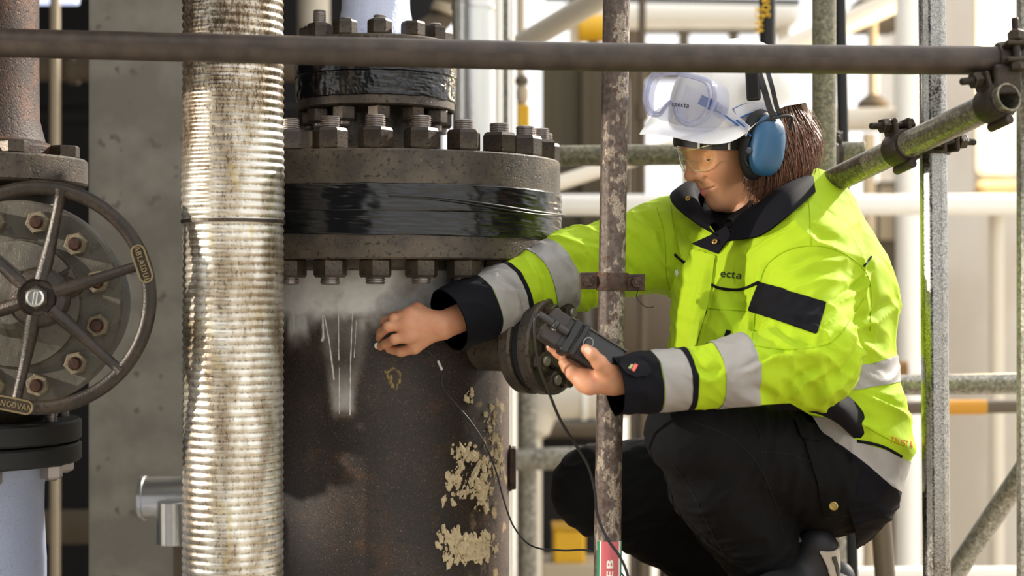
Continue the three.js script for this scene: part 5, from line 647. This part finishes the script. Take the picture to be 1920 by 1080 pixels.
// hands: each finger its own chain rooted in the palm
function handF(wrist, fore, knuckles, fingers, thumb, palmR = 0.0155) {
  const palm = union([cap(fore, wrist, 0.034, 0.026), ...knuckles.map((k, i) => cap(wrist, k, 0.0205, palmR - 0.001 * (i % 2))), cap(knuckles[0], knuckles[1], palmR - 0.003), cap(knuckles[1], knuckles[2], palmR - 0.003), cap(knuckles[2], knuckles[3] ?? knuckles[2].clone().add(V(0, 0.001, 0)), palmR - 0.003)], 0.0095);
  const chains = [...fingers, thumb].map((c) => { const s = []; for (let i = 0; i < c.length - 1; i++) s.push(cap(c[i][0], c[i + 1][0], c[i][1], c[i + 1][1])); return union(s, 0.004); });
  return (x, y, z) => { let d = 9; for (const c of chains) d = smin(d, c(x, y, z), 0.0025); return smin(palm(x, y, z), d, 0.011); };
}
const q = (px, py, d, r) => [at(px, py, d), r];
const RH = handF(at(828, 611, 2.972), P.elR, [at(768, 628, 2.962), at(764, 607, 2.96), at(770, 592, 2.968), at(782, 583, 2.985)], [
  [q(772, 628, 2.962, 0.0105), q(740, 636, 2.957, 0.0095), q(723, 645, 2.985, 0.0084), q(713, 650, 3.004, 0.0074)], [q(766, 608, 2.96, 0.0105), q(728, 613, 2.955, 0.0094), q(715, 624, 2.985, 0.0084), q(711, 634, 3.008, 0.0074)],
  [q(770, 593, 2.968, 0.0098), q(738, 598, 2.962, 0.009), q(722, 602, 2.99, 0.008), q(718, 608, 3.012, 0.007)], [q(782, 584, 2.985, 0.009), q(752, 589, 2.985, 0.008), q(736, 592, 3.005, 0.0072), q(732, 596, 3.018, 0.0064)]],
  [q(806, 630, 2.972, 0.014), q(778, 652, 2.975, 0.0115), q(752, 659, 2.985, 0.0098), q(730, 655, 3.0, 0.008)]);
const LH = handF(at(1150, 712, 2.69), P.elL, [at(1096, 700, 2.705), at(1093, 709, 2.69), at(1096, 718, 2.678), at(1106, 724, 2.672)], [
  [q(1096, 700, 2.705, 0.0105), q(1068, 678, 2.712, 0.0095), q(1047, 662, 2.714, 0.0085), q(1032, 651, 2.714, 0.0072)], [q(1093, 710, 2.69, 0.0108), q(1070, 693, 2.69, 0.0098), q(1058, 680, 2.7, 0.0088), q(1062, 668, 2.716, 0.0075)],
  [q(1096, 718, 2.68, 0.0102), q(1072, 702, 2.684, 0.0092), q(1062, 690, 2.7, 0.0082), q(1072, 676, 2.722, 0.007)], [q(1106, 724, 2.676, 0.009), q(1084, 710, 2.692, 0.0082), q(1078, 698, 2.71, 0.0074), q(1086, 686, 2.726, 0.0064)]],
  [q(1138, 700, 2.672, 0.0155), q(1124, 680, 2.655, 0.0128), q(1110, 664, 2.648, 0.0105), q(1099, 655, 2.65, 0.0088)], 0.0145);
{
  const bodyF = union([cap(P.neck, at(1500, 560, 3.07), 0.06, 0.12), cap(at(1500, 560, 3.07), at(1550, 850, 3.05), 0.12, 0.1), cap(P.shR, P.shL, 0.05), cap(P.shR, P.elR, 0.045, 0.036), cap(P.shL, P.elL, 0.045, 0.038), cap(P.elR, at(900, 575, 3.01), 0.036, 0.03), cap(P.elL, at(1230, 716, 2.71), 0.036, 0.028), cap(P.hipL, P.knL, 0.08, 0.05), cap(P.hipR, P.knR, 0.08, 0.05), cap(P.knL, P.anL, 0.045, 0.032), cap(P.knR, P.anR, 0.045, 0.032), cap(P.anL, at(1430, 1140, 2.9), 0.03, 0.02)], 0.03);
  const all = Object.values(P), [lo, hi] = bounds(all, 0.14), geos = [], base = [0.52, 0.262, 0.14].map((x) => x * 1.0);
  const skin = (m, f) => { const c = new Float32Array(m.pos.length); for (let i = 0; i < m.pos.length; i += 3) { const k = f(m.pos[i], m.pos[i + 1], m.pos[i + 2]); c.set(k, i); } return toGeo(m, c); };
  geos.push(skin(vnormals(surfaceNets((x, y, z) => Math.max(bodyF(x, y, z), y - P.neck.y), lo, hi, 0.011)), () => base));
  const [hlo, hhi] = bounds([P.head], 0.17); hhi.y = Math.min(hhi.y, P.head.y + 0.12); hlo.y -= 0.03;
  geos.push(skin(vnormals(surfaceNets(headWorld, hlo, hhi, 0.00155)), (x, y, z) => { const [f, u, l] = toHead(x, y, z), a = Math.abs(l), lip = ss(0.0022, 0.0002, Math.min(lipU(f, u, a), lipL(f, u, a))) * ss(0.075, 0.086, f), ch = Math.exp(-(((u + 0.035) / 0.03) ** 2 + ((a - 0.042) / 0.025) ** 2)) * ss(0.03, 0.07, f), n = fbm(x * 120, y * 120, z * 120, 2) * 0.05; let c = mix3(base, [0.54, 0.2, 0.12], 0.35 * ch); c = mix3(c, [0.47, 0.13, 0.11], 0.85 * lip); const nose = Math.exp(-(((u + 0.038) / 0.014) ** 2 + (l / 0.018) ** 2)) * ss(0.09, 0.11, f); c = mix3(c, [0.54, 0.2, 0.12], 0.35 * nose); return c.map((k) => k * (1 + n)); }));
  const hb = (f, c, r, h) => { const [a, b] = bounds(c, r); return skin(vnormals(surfaceNets(f, a, b, h)), (x, y, z) => { const n = fbm(x * 90, y * 90, z * 90, 3); return mix3(base, [0.55, 0.21, 0.12], cl(0.3 + 1.4 * n)); }); };
  geos.push(hb((x, y, z) => Math.max(RH(x, y, z), x - at(885, 600, 2.98).x), [at(705, 580, 3.02), at(885, 660, 2.95)], 0.03, 0.0017), hb((x, y, z) => Math.max(LH(x, y, z), x - at(1215, 700, 2.7).x), [at(1025, 645, 2.72), at(1215, 745, 2.65)], 0.035, 0.0017));
  const g = mergeGeometries(geos), skinMat = std({ vertexColors: true, roughness: 0.5, bumpMap: sized(T.grain, 0.018), bumpScale: 0.0004 }); const body = part(person, 'body', planarUV(g), skinMat);
  const nailM = std({ color: 0xe6b9a0, roughness: 0.25 }), nail = (c, n, t, l = 0.0055, w = 0.0042) => { const s = new THREE.SphereGeometry(1, 18, 12); s.scale(w, l, 0.0013); const z = n.clone().normalize(), y = t.clone().addScaledVector(z, -t.dot(z)).normalize(); part(body, 'fingernail', s.applyMatrix4(frame(c, y.clone().cross(z), y, z)), nailM); };
  nail(at(1103, 657.5, 2.6395), V(-0.1, 0.25, 1), V(-0.7, 0.72, 0), 0.0075, 0.0052); nail(at(713, 649, 2.9965), V(-0.6, 0, 0.8), V(-0.8, -0.3, -0.4)); nail(at(1031, 647.5, 2.7085), V(-0.3, 0.7, 0.7), V(-0.8, 0.6, 0));
  const dark = std({ color: 0x20130d, roughness: 0.7 }), arc = (r, pts) => cable(pts.map((k) => HP(...k)), r, 30, 6);
  for (const s of [1, -1]) { part(body, 'eyelash', merge(arc(0.0016, [[0.0805, -0.0165, 0.0215 * s], [0.0842, -0.019, 0.03 * s], [0.0832, -0.019, 0.0385 * s], [0.0765, -0.0165, 0.048 * s]]), arc(0.0008, [[0.0815, -0.0155, 0.023 * s], [0.0855, -0.0185, 0.031 * s], [0.0845, -0.0185, 0.04 * s], [0.076, -0.0145, 0.051 * s]])), dark); part(body, 'eyebrow', arc(0.0026, [[0.0985, 0.011, 0.013 * s], [0.095, 0.016, 0.026 * s], [0.086, 0.018, 0.04 * s], [0.073, 0.013, 0.053 * s]]), dark); }
}
// hair: locks hanging from under the helmet
{
  const rh = seeded(5), rr = (a, b) => a + (b - a) * rh(), roots = new THREE.CatmullRomCurve3([[1410, 240, 2.95], [1450, 214, 2.965], [1482, 196, 3.03], [1488, 192, 3.1], [1460, 205, 3.17]].map((k) => at(...k))), tips = new THREE.CatmullRomCurve3([[1400, 376, 2.96], [1452, 392, 2.965], [1496, 372, 3.02], [1512, 312, 3.1], [1470, 330, 3.19]].map((k) => at(...k))), gs = [], fly = [];
  for (let i = 0; i < 1750; i++) {
    const u = rh(), thin = i > 1550, a = roots.getPoint(cl(u + rr(-0.03, 0.03))), b = tips.getPoint(cl(u + rr(-0.12, 0.12))), out = V(0.008 + 0.014 * u, 0, 0).multiplyScalar(rr(0.3, thin ? 2.2 : 1.3)); b.add(V(rr(-0.012, 0.014), rr(-0.012, thin ? 0.06 : 0.04), rr(-0.01, 0.01)));
    a.add(V(rr(-0.02, 0.004), rr(-0.004, 0.012), rr(-0.012, 0.012))); const m1 = a.clone().lerp(b, 0.35).add(out).add(V(rr(-0.006, 0.006), 0, rr(-0.006, 0.006))), m2 = a.clone().lerp(b, 0.72).add(out.clone().multiplyScalar(1.15)).add(V(rr(-0.008, 0.008), 0, rr(-0.008, 0.008)));
    if (thin) b.add(V(rr(0, 0.022), rr(0, 0.02), 0)); const c = new THREE.CatmullRomCurve3([a, m1, m2, b]), r0 = thin ? 0.00028 : rr(0.0005, 0.0015), g = new THREE.TubeGeometry(c, 12, 1, thin ? 3 : 5), p = g.attributes.position, w = g.attributes.uv;
    for (let k = 0; k < p.count; k++) { const t = w.getX(k), cc = c.getPointAt(t), o = V().fromBufferAttribute(p, k).sub(cc).multiplyScalar(r0 * (thin ? 1 : (1 - 0.85 * t * t))); p.setXYZ(k, cc.x + o.x, cc.y + o.y, cc.z + o.z); } (thin ? fly : gs).push(clean(g));
  }
  part(person, 'loose_hair', mergeGeometries(fly), std({ color: 0xb06a30, roughness: 0.4, transmission: 0.4, thickness: 0 }), 'fine loose strands'); { const hb2 = union([cap(at(1432, 235, 3.02), at(1446, 345, 3.02), 0.04, 0.036), cap(at(1450, 235, 3.1), at(1468, 320, 3.09), 0.05, 0.045), cap(at(1415, 330, 2.99), at(1440, 360, 2.98), 0.024, 0.02)], 0.03), [lo, hi] = bounds([at(1415, 225, 2.97), at(1475, 372, 3.1)], 0.07), m = vnormals(surfaceNets((x, y, z) => hb2(x, y, z) + 0.004 * noise(x * 160, y * 12, z * 160), lo, hi, 0.004)); part(person, 'hair', planarUV(toGeo(m)), std({ color: 0x1c0d07, roughness: 0.6 }), 'dark brown shoulder length hair'); }
  part(person, 'hair_locks', mergeGeometries(gs), std({ color: 0x6a3a1c, roughness: 0.3, clearcoat: 0.7, clearcoatRoughness: 0.35, specularColor: new THREE.Color(1, 0.75, 0.5), transmission: 0.35, thickness: 0, sheen: 0.4, sheenColor: new THREE.Color(0.6, 0.3, 0.12), sheenRoughness: 0.4 }), 'dark brown shoulder length hair');
}
// ---------------------------------------------------------------- helmet, goggles, glasses, ear defenders
let helmetShell;
{
  const h = thing('safety_helmet', 'glossy white safety helmet with black harness band', 'helmet'), n = 120, pos = [], idx = [], rows = [];
  for (let i = 0; i <= 26; i++) rows.push(['d', i / 26]); for (const k of [0, 0.15, 0.5, 0.85, 1]) rows.push(['b', k]); for (const k of [1, 0.5, 0]) rows.push(['u', k]); for (let i = 26; i >= 0; i--) rows.push(['i', i / 26]);
  const shape = (kind, k, th) => {
    const c = Math.cos(th), s = Math.sin(th), inn = kind === 'i' || kind === 'u' ? 0.003 : 0, ph = (kind === 'd' || kind === 'i' ? k : 1) * Math.PI / 2; let f = (0.142 - inn) * Math.sin(ph) ** 0.92 * c, l = (0.116 - inn) * Math.sin(ph) ** 0.92 * s, u = (0.152 - inn) * Math.cos(ph) ** 0.95 - 0.028;
    u += 0.042 * ss(0.92, -0.05, c) * ss(-0.95, -0.45, c) * Math.sin(ph) ** 3; const ridge = 0.0035 * ss(0.034, 0.028, Math.abs(l)) * ss(0.12, 0.05, f) * ss(-0.13, -0.06, f); u += ridge * Math.cos(ph);
    if (kind === 'b' || kind === 'u') { const ext2 = k * (0.009 + 0.052 * ss(-0.1, 1, c) ** 1.2); f += ext2 * c; l += ext2 * s * 0.9; u -= k * (0.003 + 0.004 * ss(0.2, 1, c) + 0.018 * Math.max(0, 1 - (c - 0.78) ** 2 * 14)) * (0.3 + 0.7 * k); }
    return [f, u, l];
  };
  for (const [kind, k] of rows) for (let j = 0; j <= n; j++) { const p = GP(...shape(kind, k, j / n * 2 * Math.PI)); pos.push(p.x, p.y, p.z); }
  for (let i = 0; i < rows.length - 1; i++) for (let j = 0; j < n; j++) { const a = i * (n + 1) + j, b = a + n + 1; idx.push(a, b, a + 1, b, b + 1, a + 1); }
  let g = new THREE.BufferGeometry(); g.setAttribute('position', new THREE.Float32BufferAttribute(pos, 3)); g.setIndex(idx); g = mergeVertices(g, 1e-5); g.computeVertexNormals();
  helmetShell = new THREE.Mesh(g, new THREE.MeshBasicMaterial({ side: THREE.DoubleSide })); const shellM = std({ color: 0xe9e7e2, roughness: 0.28, clearcoat: 0.5, clearcoatRoughness: 0.2, side: THREE.DoubleSide }); part(h, 'shell', toCreasedNormals(g, 0.7), shellM);
  const ringPts = (df, u0, from, to, k = 1) => { const r = []; for (let i = 0; i <= 40; i++) { const t = mix(from, to, i / 40); r.push(GP((0.142 - df) * Math.cos(t) * k, u0, (0.116 - df) * Math.sin(t) * k)); } return r; };
  part(h, 'harness_band', ribbon(ringPts(0.012, -0.05, 0, 2 * Math.PI), (p) => p.clone().sub(GP(0, -0.05, 0)), 0.04, 0.002), std({ color: 0x17171a, roughness: 0.55, bumpMap: sized(T.weave, 0.05), bumpScale: 0.0006 }), 'black harness band');
  for (const t of [0.25, 0.75, 1.2]) part(h, 'harness_clip', place(box(0.004, 0.018, 0.004, 0.001), GP(0.134 * Math.cos(t), -0.06, 0.108 * Math.sin(t))), std({ color: 0xd8d5cc }));
  for (let i = 0; i < 4; i++) { const c = GP(-0.045 - 0.016 * i, 0.107 - 0.006 * i, 0.05), gN = c.clone().sub(GP(0, 0, 0)).normalize(); const [x, y, z] = axes(gN, gf); part(h, 'vent_slot', box(0.016, 0.003, 0.006, 0.0012).applyMatrix4(frame(c.addScaledVector(gN, 0.0), x, y, z)), std({ color: 0x9b9b9b })); }
}
function ribbon(pts, out, w, th) {                // a flat strap along points, its flat side turned to `out`
  const c = new THREE.CatmullRomCurve3(pts), n = 64, pos = [], idx = [], uv = [];
  for (let i = 0; i <= n; i++) { const p = c.getPointAt(i / n), t = c.getTangentAt(i / n), o = (typeof out === 'function' ? out(p) : out.clone()).normalize(); o.addScaledVector(t, -o.dot(t)).normalize(); const s = t.clone().cross(o); for (const [a, b] of [[-1, -1], [1, -1], [1, 1], [-1, 1], [-1, -1]]) { pos.push(p.x + s.x * a * w / 2 + o.x * b * th / 2, p.y + s.y * a * w / 2 + o.y * b * th / 2, p.z + s.z * a * w / 2 + o.z * b * th / 2); uv.push(a * w / 2 + b * th, i / n); } }
  for (let i = 0; i < n; i++) for (let j = 0; j < 4; j++) { const a = i * 5 + j, b = a + 5; idx.push(a, a + 1, b, b, a + 1, b + 1); } idx.push(0, 2, 1, 0, 3, 2); const e = n * 5; idx.push(e, e + 1, e + 2, e, e + 2, e + 3);
  const g = new THREE.BufferGeometry(); g.setAttribute('position', new THREE.Float32BufferAttribute(pos, 3)); g.setAttribute('uv', new THREE.Float32BufferAttribute(uv, 2)); g.setIndex(idx); return toCreasedNormals(g, 0.6);
}
{ // goggles pushed up on the helmet
  const t = thing('safety_goggles', 'clear plastic safety goggles pushed up on the helmet with a blue and white strap', 'goggles'), gc = at(1272, 186, 2.905), gn = V(-0.5, 0.06, 0.86).normalize(), gx = V(0.86, -0.17, 0.48).addScaledVector(gn, -V(0.86, -0.17, 0.48).dot(gn)).normalize(), gy = gn.clone().cross(gx);
  const X = (x, y, z = 0) => gc.clone().addScaledVector(gx, x).addScaledVector(gy, y).addScaledVector(gn, z - 2.6 * x * x);
  const out = [[-0.07, 0.036], [-0.03, 0.047], [0.02, 0.046], [0.055, 0.037], [0.066, 0.006], [0.056, -0.03], [0.032, -0.044], [0.008, -0.036], [-0.004, -0.014], [-0.012, -0.006], [-0.021, -0.014], [-0.034, -0.032], [-0.058, -0.03], [-0.075, -0.004]];
  const curve = (k, z) => new THREE.CatmullRomCurve3(out.map(([x, y]) => X((x + 0.004) * k - 0.004, (y - 0.004) * k + 0.004, z)), true);
  const clear = std({ color: 0xf0f1f6, transmission: 0.9, roughness: 0.08, thickness: 0, ior: 1.45, specularIntensity: 1 }), clear2 = std({ color: 0xdfe1ee, transmission: 0.78, roughness: 0.14, thickness: 0, ior: 1.45 });
  const body = (k0, z0, k1, z1, m = 110) => { const a = curve(k0, z0), b = curve(k1, z1), pos = [], idx = []; for (let i = 0; i <= m; i++) for (let j = 0; j <= 8; j++) { const p = a.getPoint(i / m).lerp(b.getPoint(i / m), j / 8); pos.push(p.x, p.y, p.z); } for (let i = 0; i < m; i++) for (let j = 0; j < 8; j++) { const u = i * 9 + j, w = u + 9; idx.push(u, u + 1, w, w, u + 1, w + 1); } const g = new THREE.BufferGeometry(); g.setAttribute('position', new THREE.Float32BufferAttribute(pos, 3)); g.setIndex(idx); g.computeVertexNormals(); return g; };
  part(t, 'skirt', body(1.0, 0.0, 1.1, -0.05), clear2); part(t, 'frame_rim', cable(curve(1, 0.001).getPoints(90).slice(0, -1), 0.0042, 160, 10, true), clear2); part(t, 'lens_rim', cable(curve(0.88, 0.003).getPoints(90).slice(0, -1), 0.0022, 160, 8, true), clear2);
  { const a = curve(0.88, 0.003).getPoints(140), s = new THREE.Shape(a.map((p) => { const d = p.clone().sub(gc); return new THREE.Vector2(d.dot(gx), d.dot(gy)); })), g = new THREE.ExtrudeGeometry(s, { depth: 0.0018, bevelEnabled: false }), p = g.attributes.position; for (let i = 0; i < p.count; i++) { const w = X(p.getX(i), p.getY(i), 0.002 + p.getZ(i)); p.setXYZ(i, w.x, w.y, w.z); } g.computeVertexNormals(); part(t, 'lens', clean(g), clear); }
  { const g = lettering('specta', 0.0078, 0.0005), p = g.attributes.position; for (let i = 0; i < p.count; i++) { const x = p.getX(i) + 0.008, y = p.getY(i) - 0.0115 - 0.12 * (p.getX(i)) * 0, w = X(x, y, 0.0045 + p.getZ(i)); p.setXYZ(i, w.x, w.y, w.z); } g.computeVertexNormals(); part(t, 'lettering', clean(g), std({ color: 0x26282c, roughness: 0.5 }), 'small dark lettering on the lens'); }
  const out2 = (p) => p.clone().sub(GP(0, 0.0, 0)), blue = std({ color: 0x2f62ac, roughness: 0.6 }), white = cloth(0xe4e6ee), onShell = (px, py, lift) => { const r = new THREE.Raycaster(V(0, CY, 0), at(px, py, 1).sub(V(0, CY, 0)).normalize()), h = r.intersectObject(helmetShell)[0]; const d = h ? -h.point.z : 2.98; return at(px, py, d - lift); }, S1 = [[1330, 196, 0.022], [1348, 205, 0.014], [1368, 219, 0.008], [1386, 233, 0.005], [1402, 246, 0.004]].map((k) => onShell(...k)), S2 = [[1380, 214], [1400, 205], [1425, 203], [1450, 205], [1470, 210], [1484, 214]].map((k) => onShell(k[0], k[1], 0.003));
  for (const [S, w] of [[S1, 0.021], [S2, 0.02]]) { part(t, 'strap', ribbon(S, out2, w, 0.0016), white, 'white elastic strap with blue edges'); for (const e of [-1, 1]) part(t, 'strap_stripe', ribbon(S.map((p) => p.clone().add(V(-0.01 * e * 0.55, 0.0082 * e, 0)).addScaledVector(out2(p).normalize(), 0.0006)), out2, 0.0028, 0.0018), blue); }
  part(t, 'strap_lug', ribbon([onShell(1312, 186, 0.034), onShell(1328, 194, 0.027), onShell(1344, 202, 0.02)], out2, 0.018, 0.003), blue); const bk = [[-1, -1], [1, -1], [1, 1], [-1, 1]].map(([a, b]) => onShell(1342, 202, 0.024).add(V(a * 0.009 + b * -0.003, b * 0.0125 - a * 0.004, 0))); part(t, 'buckle', cable(bk, 0.0016, 60, 8, true), clear2);
}
{ // clear glasses under the brim
  const t = thing('safety_glasses', 'clear yellowish safety glasses worn under the helmet brim', 'glasses'), lensM = std({ color: 0xfcfae6, transmission: 0.97, roughness: 0.05, thickness: 0, ior: 1.5 }), rimM = std({ color: 0xe2deb4, transmission: 0.7, roughness: 0.15, thickness: 0 });
  const S = (l, k) => { const a = Math.abs(l), low = -0.024 - 0.006 * Math.sin(cl((a - 0.006) / 0.056) * Math.PI) + 0.02 * ss(0.022, 0.006, a) + 0.012 * ss(0.05, 0.066, a); return [0.115 - 5.2 * l * l - 0.006 * k, mix(low, 0.012, k), l]; };
  const pos = [], idx = [], m = 60; for (let i = 0; i <= m; i++) for (let j = 0; j <= 8; j++) { const p = HP(...S(mix(-0.068, 0.068, i / m), j / 8)); pos.push(p.x, p.y, p.z); } for (let i = 0; i < m; i++) for (let j = 0; j < 8; j++) { const a = i * 9 + j, b = a + 9; idx.push(a, a + 1, b, b, a + 1, b + 1); } const g = new THREE.BufferGeometry(); g.setAttribute('position', new THREE.Float32BufferAttribute(pos, 3)); g.setIndex(idx); g.computeVertexNormals(); part(t, 'lens', g, lensM);
  const edge = (k) => { const r = []; for (let i = 0; i <= 40; i++) r.push(HP(...S(mix(-0.068, 0.068, i / 40), k))); return r; }; part(t, 'lower_rim', cable(edge(0), 0.001, 100, 8), rimM); part(t, 'brow_bar', cable(edge(1), 0.0016, 100, 8), rimM);
  for (const s of [1, -1]) part(t, 'temple', ribbon([HP(0.09, 0.017, 0.069 * s), HP(0.05, 0.014, 0.077 * s), HP(0.0, 0.01, 0.083 * s), HP(-0.03, 0.005, 0.084 * s)], hl.clone().multiplyScalar(s), 0.009, 0.0022), std({ color: 0x1b1a18, roughness: 0.4 }), 'dark temple arm'); part(t, 'nose_pad', cable([HP(0.106, -0.008, 0.008), HP(0.1, -0.018, 0.012)], 0.002, 10, 8), rimM);
}
{ // ear defender clipped to the helmet
  const t = thing('ear_defender', 'blue ear defender cup on a black arm clipped to the helmet', 'ear defender'), n = gl.clone().add(V(0.1, 0, 0.25)).normalize(), long = V(0.16, 0.97, 0.1).addScaledVector(n, -V(0.16, 0.97, 0.1).dot(n)).normalize(), w = long.clone().cross(n), c = at(1436, 273, 2.925);
  const cup = new THREE.SphereGeometry(1, 48, 32), p = cup.attributes.position; for (let i = 0; i < p.count; i++) { const x = p.getX(i), y = p.getY(i), z = p.getZ(i), k = (Math.abs(x) ** 2.5 + Math.abs(y) ** 2.5) ** (1 / 2.5), q2 = Math.hypot(x, y) / (k || 1), zz = Math.sign(z) * Math.abs(z) ** 0.8; p.setXYZ(i, x * q2 * 0.037 * (1 - 0.12 * y), y * q2 * 0.056, zz * (z > 0 ? 0.03 : 0.012)); } cup.computeVertexNormals();
  part(t, 'cup', cup.applyMatrix4(frame(c, w, long, n)), std({ color: 0x27587f, roughness: 0.42, bumpMap: sized(T.grain, 0.05), bumpScale: 0.0002 }), 'blue plastic cup');
  const cu = new THREE.TorusGeometry(0.03, 0.0125, 16, 48); cu.scale(0.98, 1.55, 1.1); part(t, 'cushion', cu.applyMatrix4(frame(c.clone().addScaledVector(n, -0.022), w, long, n)), std({ color: 0x121214, roughness: 0.6 }), 'black ear cushion');
  const bl = std({ color: 0x131315, roughness: 0.38 }); part(t, 'clip', box(0.026, 0.056, 0.012, 0.005, 3).applyMatrix4(frame(at(1412, 160, 2.9), V(0.96, 0.05, 0.25).normalize(), V(-0.05, 1, 0), V(-0.25, 0, 0.97))), bl);
  part(t, 'arm', merge(ribbon([at(1420, 128, 2.91), at(1432, 165, 2.895), at(1444, 205, 2.9), at(1452, 222, 2.905)], V(-0.1, 0, 1), 0.011, 0.007), ribbon([at(1438, 130, 2.915), at(1448, 165, 2.9), at(1458, 205, 2.905), at(1466, 220, 2.91)], V(-0.1, 0, 1), 0.008, 0.006)), bl); part(t, 'yoke', merge(cable([at(1482, 242, 2.92), at(1484, 220, 2.91), at(1462, 219, 2.9), at(1446, 222, 2.9)], 0.0034, 40, 8), cable([at(1450, 221, 2.9), at(1425, 235, 2.905), at(1404, 262, 2.915), at(1398, 300, 2.92), at(1404, 312, 2.92)], 0.0045, 60, 10)), bl, 'black wire yoke'); part(t, 'pivot', along(turned([[0, 0], [0.006, 0], [0.007, 0.004], [0.004, 0.007], [0, 0.007]], 24), at(1404, 283, 2.905), at(1402, 283, 2.5)), std({ color: 0x4a5058, roughness: 0.25, metalness: 0.6 }));
}
// ---------------------------------------------------------------- instrument, probe and leads
{
  const t = thing('thickness_gauge', 'black cased measuring instrument held in the raised palm', 'instrument'), e1 = V(0.85, -0.52, -0.06).normalize(), n = V(-0.05, 0.32, 0.94), nn = n.addScaledVector(e1, -n.dot(e1)).normalize(), e2 = nn.clone().cross(e1), c = at(1092, 648, 2.69), M4 = (x, y, z) => frame(c.clone().addScaledVector(e1, x).addScaledVector(e2, y).addScaledVector(nn, z), e1, e2, nn);
  const leather = std({ color: 0x101011, roughness: 0.42, bumpMap: sized(T.grain, 0.03), bumpScale: 0.0005 }), brownish = std({ color: 0x2a211d, roughness: 0.5 });
  part(t, 'case', box(0.112, 0.056, 0.03, 0.005, 3).applyMatrix4(M4(0.012, 0, 0)), leather); part(t, 'end_block', box(0.034, 0.058, 0.032, 0.004, 3).applyMatrix4(M4(-0.056, 0, 0)), brownish, 'brown black end block'); part(t, 'strap', merge(box(0.016, 0.062, 0.037, 0.004, 3).applyMatrix4(M4(-0.025, 0, 0)), box(0.01, 0.06, 0.04, 0.003, 3).applyMatrix4(M4(-0.01, 0.002, 0))), leather, 'black case strap'); part(t, 'window', box(0.07, 0.04, 0.004, 0.0015).applyMatrix4(M4(0.034, 0.002, 0.0145)), std({ color: 0x191a1a, roughness: 0.2 })); part(t, 'edge_trim', box(0.11, 0.003, 0.031, 0.001).applyMatrix4(M4(0.014, 0.0285, 0)), std({ color: 0x4c4738, roughness: 0.4 }));
  part(t, 'screw', along(turned([[0, 0], [0.0062, 0], [0.0062, 0.002], [0.005, 0.003], [0, 0.0034]], 28), c.clone().addScaledVector(e1, -0.058).addScaledVector(e2, -0.002).addScaledVector(nn, 0.016), c.clone().addScaledVector(e1, -0.058).addScaledVector(nn, 1)), std({ color: 0xd8d4cc, metalness: 0.8, roughness: 0.25 }), 'bright round screw'); part(t, 'ring', cable([0, 1, 2, 3, 4, 5].map((i) => c.clone().addScaledVector(e1, 0.004 + 0.008 * Math.cos(i)).addScaledVector(e2, 0.004 + 0.01 * Math.sin(i)).addScaledVector(nn, 0.018)), 0.0008, 40, 6, true), std({ color: 0xa8a8a8, metalness: 0.8, roughness: 0.3 }));
  const pA = at(1009, 589, 2.665), pB = at(1066, 624, 2.668); part(t, 'plug', merge(rod(pA, pA.clone().lerp(pB, 0.5), 0.0062, 20, 0, 0.0068), rod(pA.clone().lerp(pB, 0.5), pA.clone().lerp(pB, 0.64), 0.0085, 20), rod(pA.clone().lerp(pB, 0.64), pB, 0.0065, 20)), std({ color: 0x2a2625, roughness: 0.4 }), 'dark cable plug');
  const k = thing('instrument_cable', 'black cable hanging from the instrument plug past the chipped upright', 'cable'); part(k, 'lead', cable([[1014, 592, 2.664], [1005, 594, 2.66], [1002, 612, 2.66], [1004, 650, 2.665], [1013, 695, 2.68], [1030, 738, 2.7], [1052, 790, 2.74], [1082, 838, 2.78], [1104, 878, 2.8], [1115, 920, 2.81], [1120, 965, 2.815], [1140, 1012, 2.81], [1163, 1045, 2.8], [1176, 1075, 2.8], [1190, 1140, 2.8], [1205, 1290, 2.8]].map((a) => at(...a)), 0.0026, 220, 10), M.cableBlack);
  const s = thing('probe_cable', 'thin black cable looping from the hand over the rusty vessel', 'cable'); part(s, 'lead', cable([[722, 650, 3.006], [760, 652, 3.004], [800, 657, 2.995], [817, 672, 3.0], [826, 695, 3.008], [830, 725, 3.01], [850, 752, 3.02], [882, 790, 3.03], [912, 838, 3.04], [932, 890, 3.06], [946, 942, 3.06], [962, 985, 3.05], [985, 1015, 3.03], [1010, 1028, 3.0], [1055, 1032, 2.98], [1110, 1034, 2.95], [1150, 1062, 2.94], [1175, 1090, 2.9], [1200, 1200, 2.88]].map((a) => at(...a)), 0.0017, 240, 8), M.cableBlack); part(s, 'strain_sleeve', rod(at(821, 676, 3.002), at(829, 694, 3.006), 0.0026, 14), std({ color: 0xb9b6b2, roughness: 0.4 }), 'pale strain relief sleeve');
  const pr = thing('ultrasonic_probe', 'small pale probe pinched against the vessel wall', 'probe'), p0 = at(708, 648, 3.012), vd = V(p0.x - VX, 0, p0.z - VZ).normalize(); part(pr, 'body', along(turned([[0, 0], [0.0055, 0], [0.006, 0.003], [0.006, 0.012], [0.0045, 0.014], [0, 0.014]], 24), p0.clone().addScaledVector(vd, -0.004), p0.clone().addScaledVector(vd, 1)), std({ color: 0xd9d6cc, roughness: 0.35 })); part(pr, 'face', along(turned([[0.0045, 0], [0.0068, 0], [0.0068, 0.004], [0.0045, 0.004]], 24), p0.clone().addScaledVector(vd, -0.006), p0.clone().addScaledVector(vd, 1)), M.thread);
}

// ---------------------------------------------------------------- put every group's origin at the base of its thing
for (const t of things) {
  t.updateMatrixWorld(true); const b = new THREE.Box3().setFromObject(t), c = b.getCenter(V()); c.y = b.min.y;
  for (const k of t.children) k.position.sub(c); t.position.copy(c);
}
renderer.render(scene, camera);
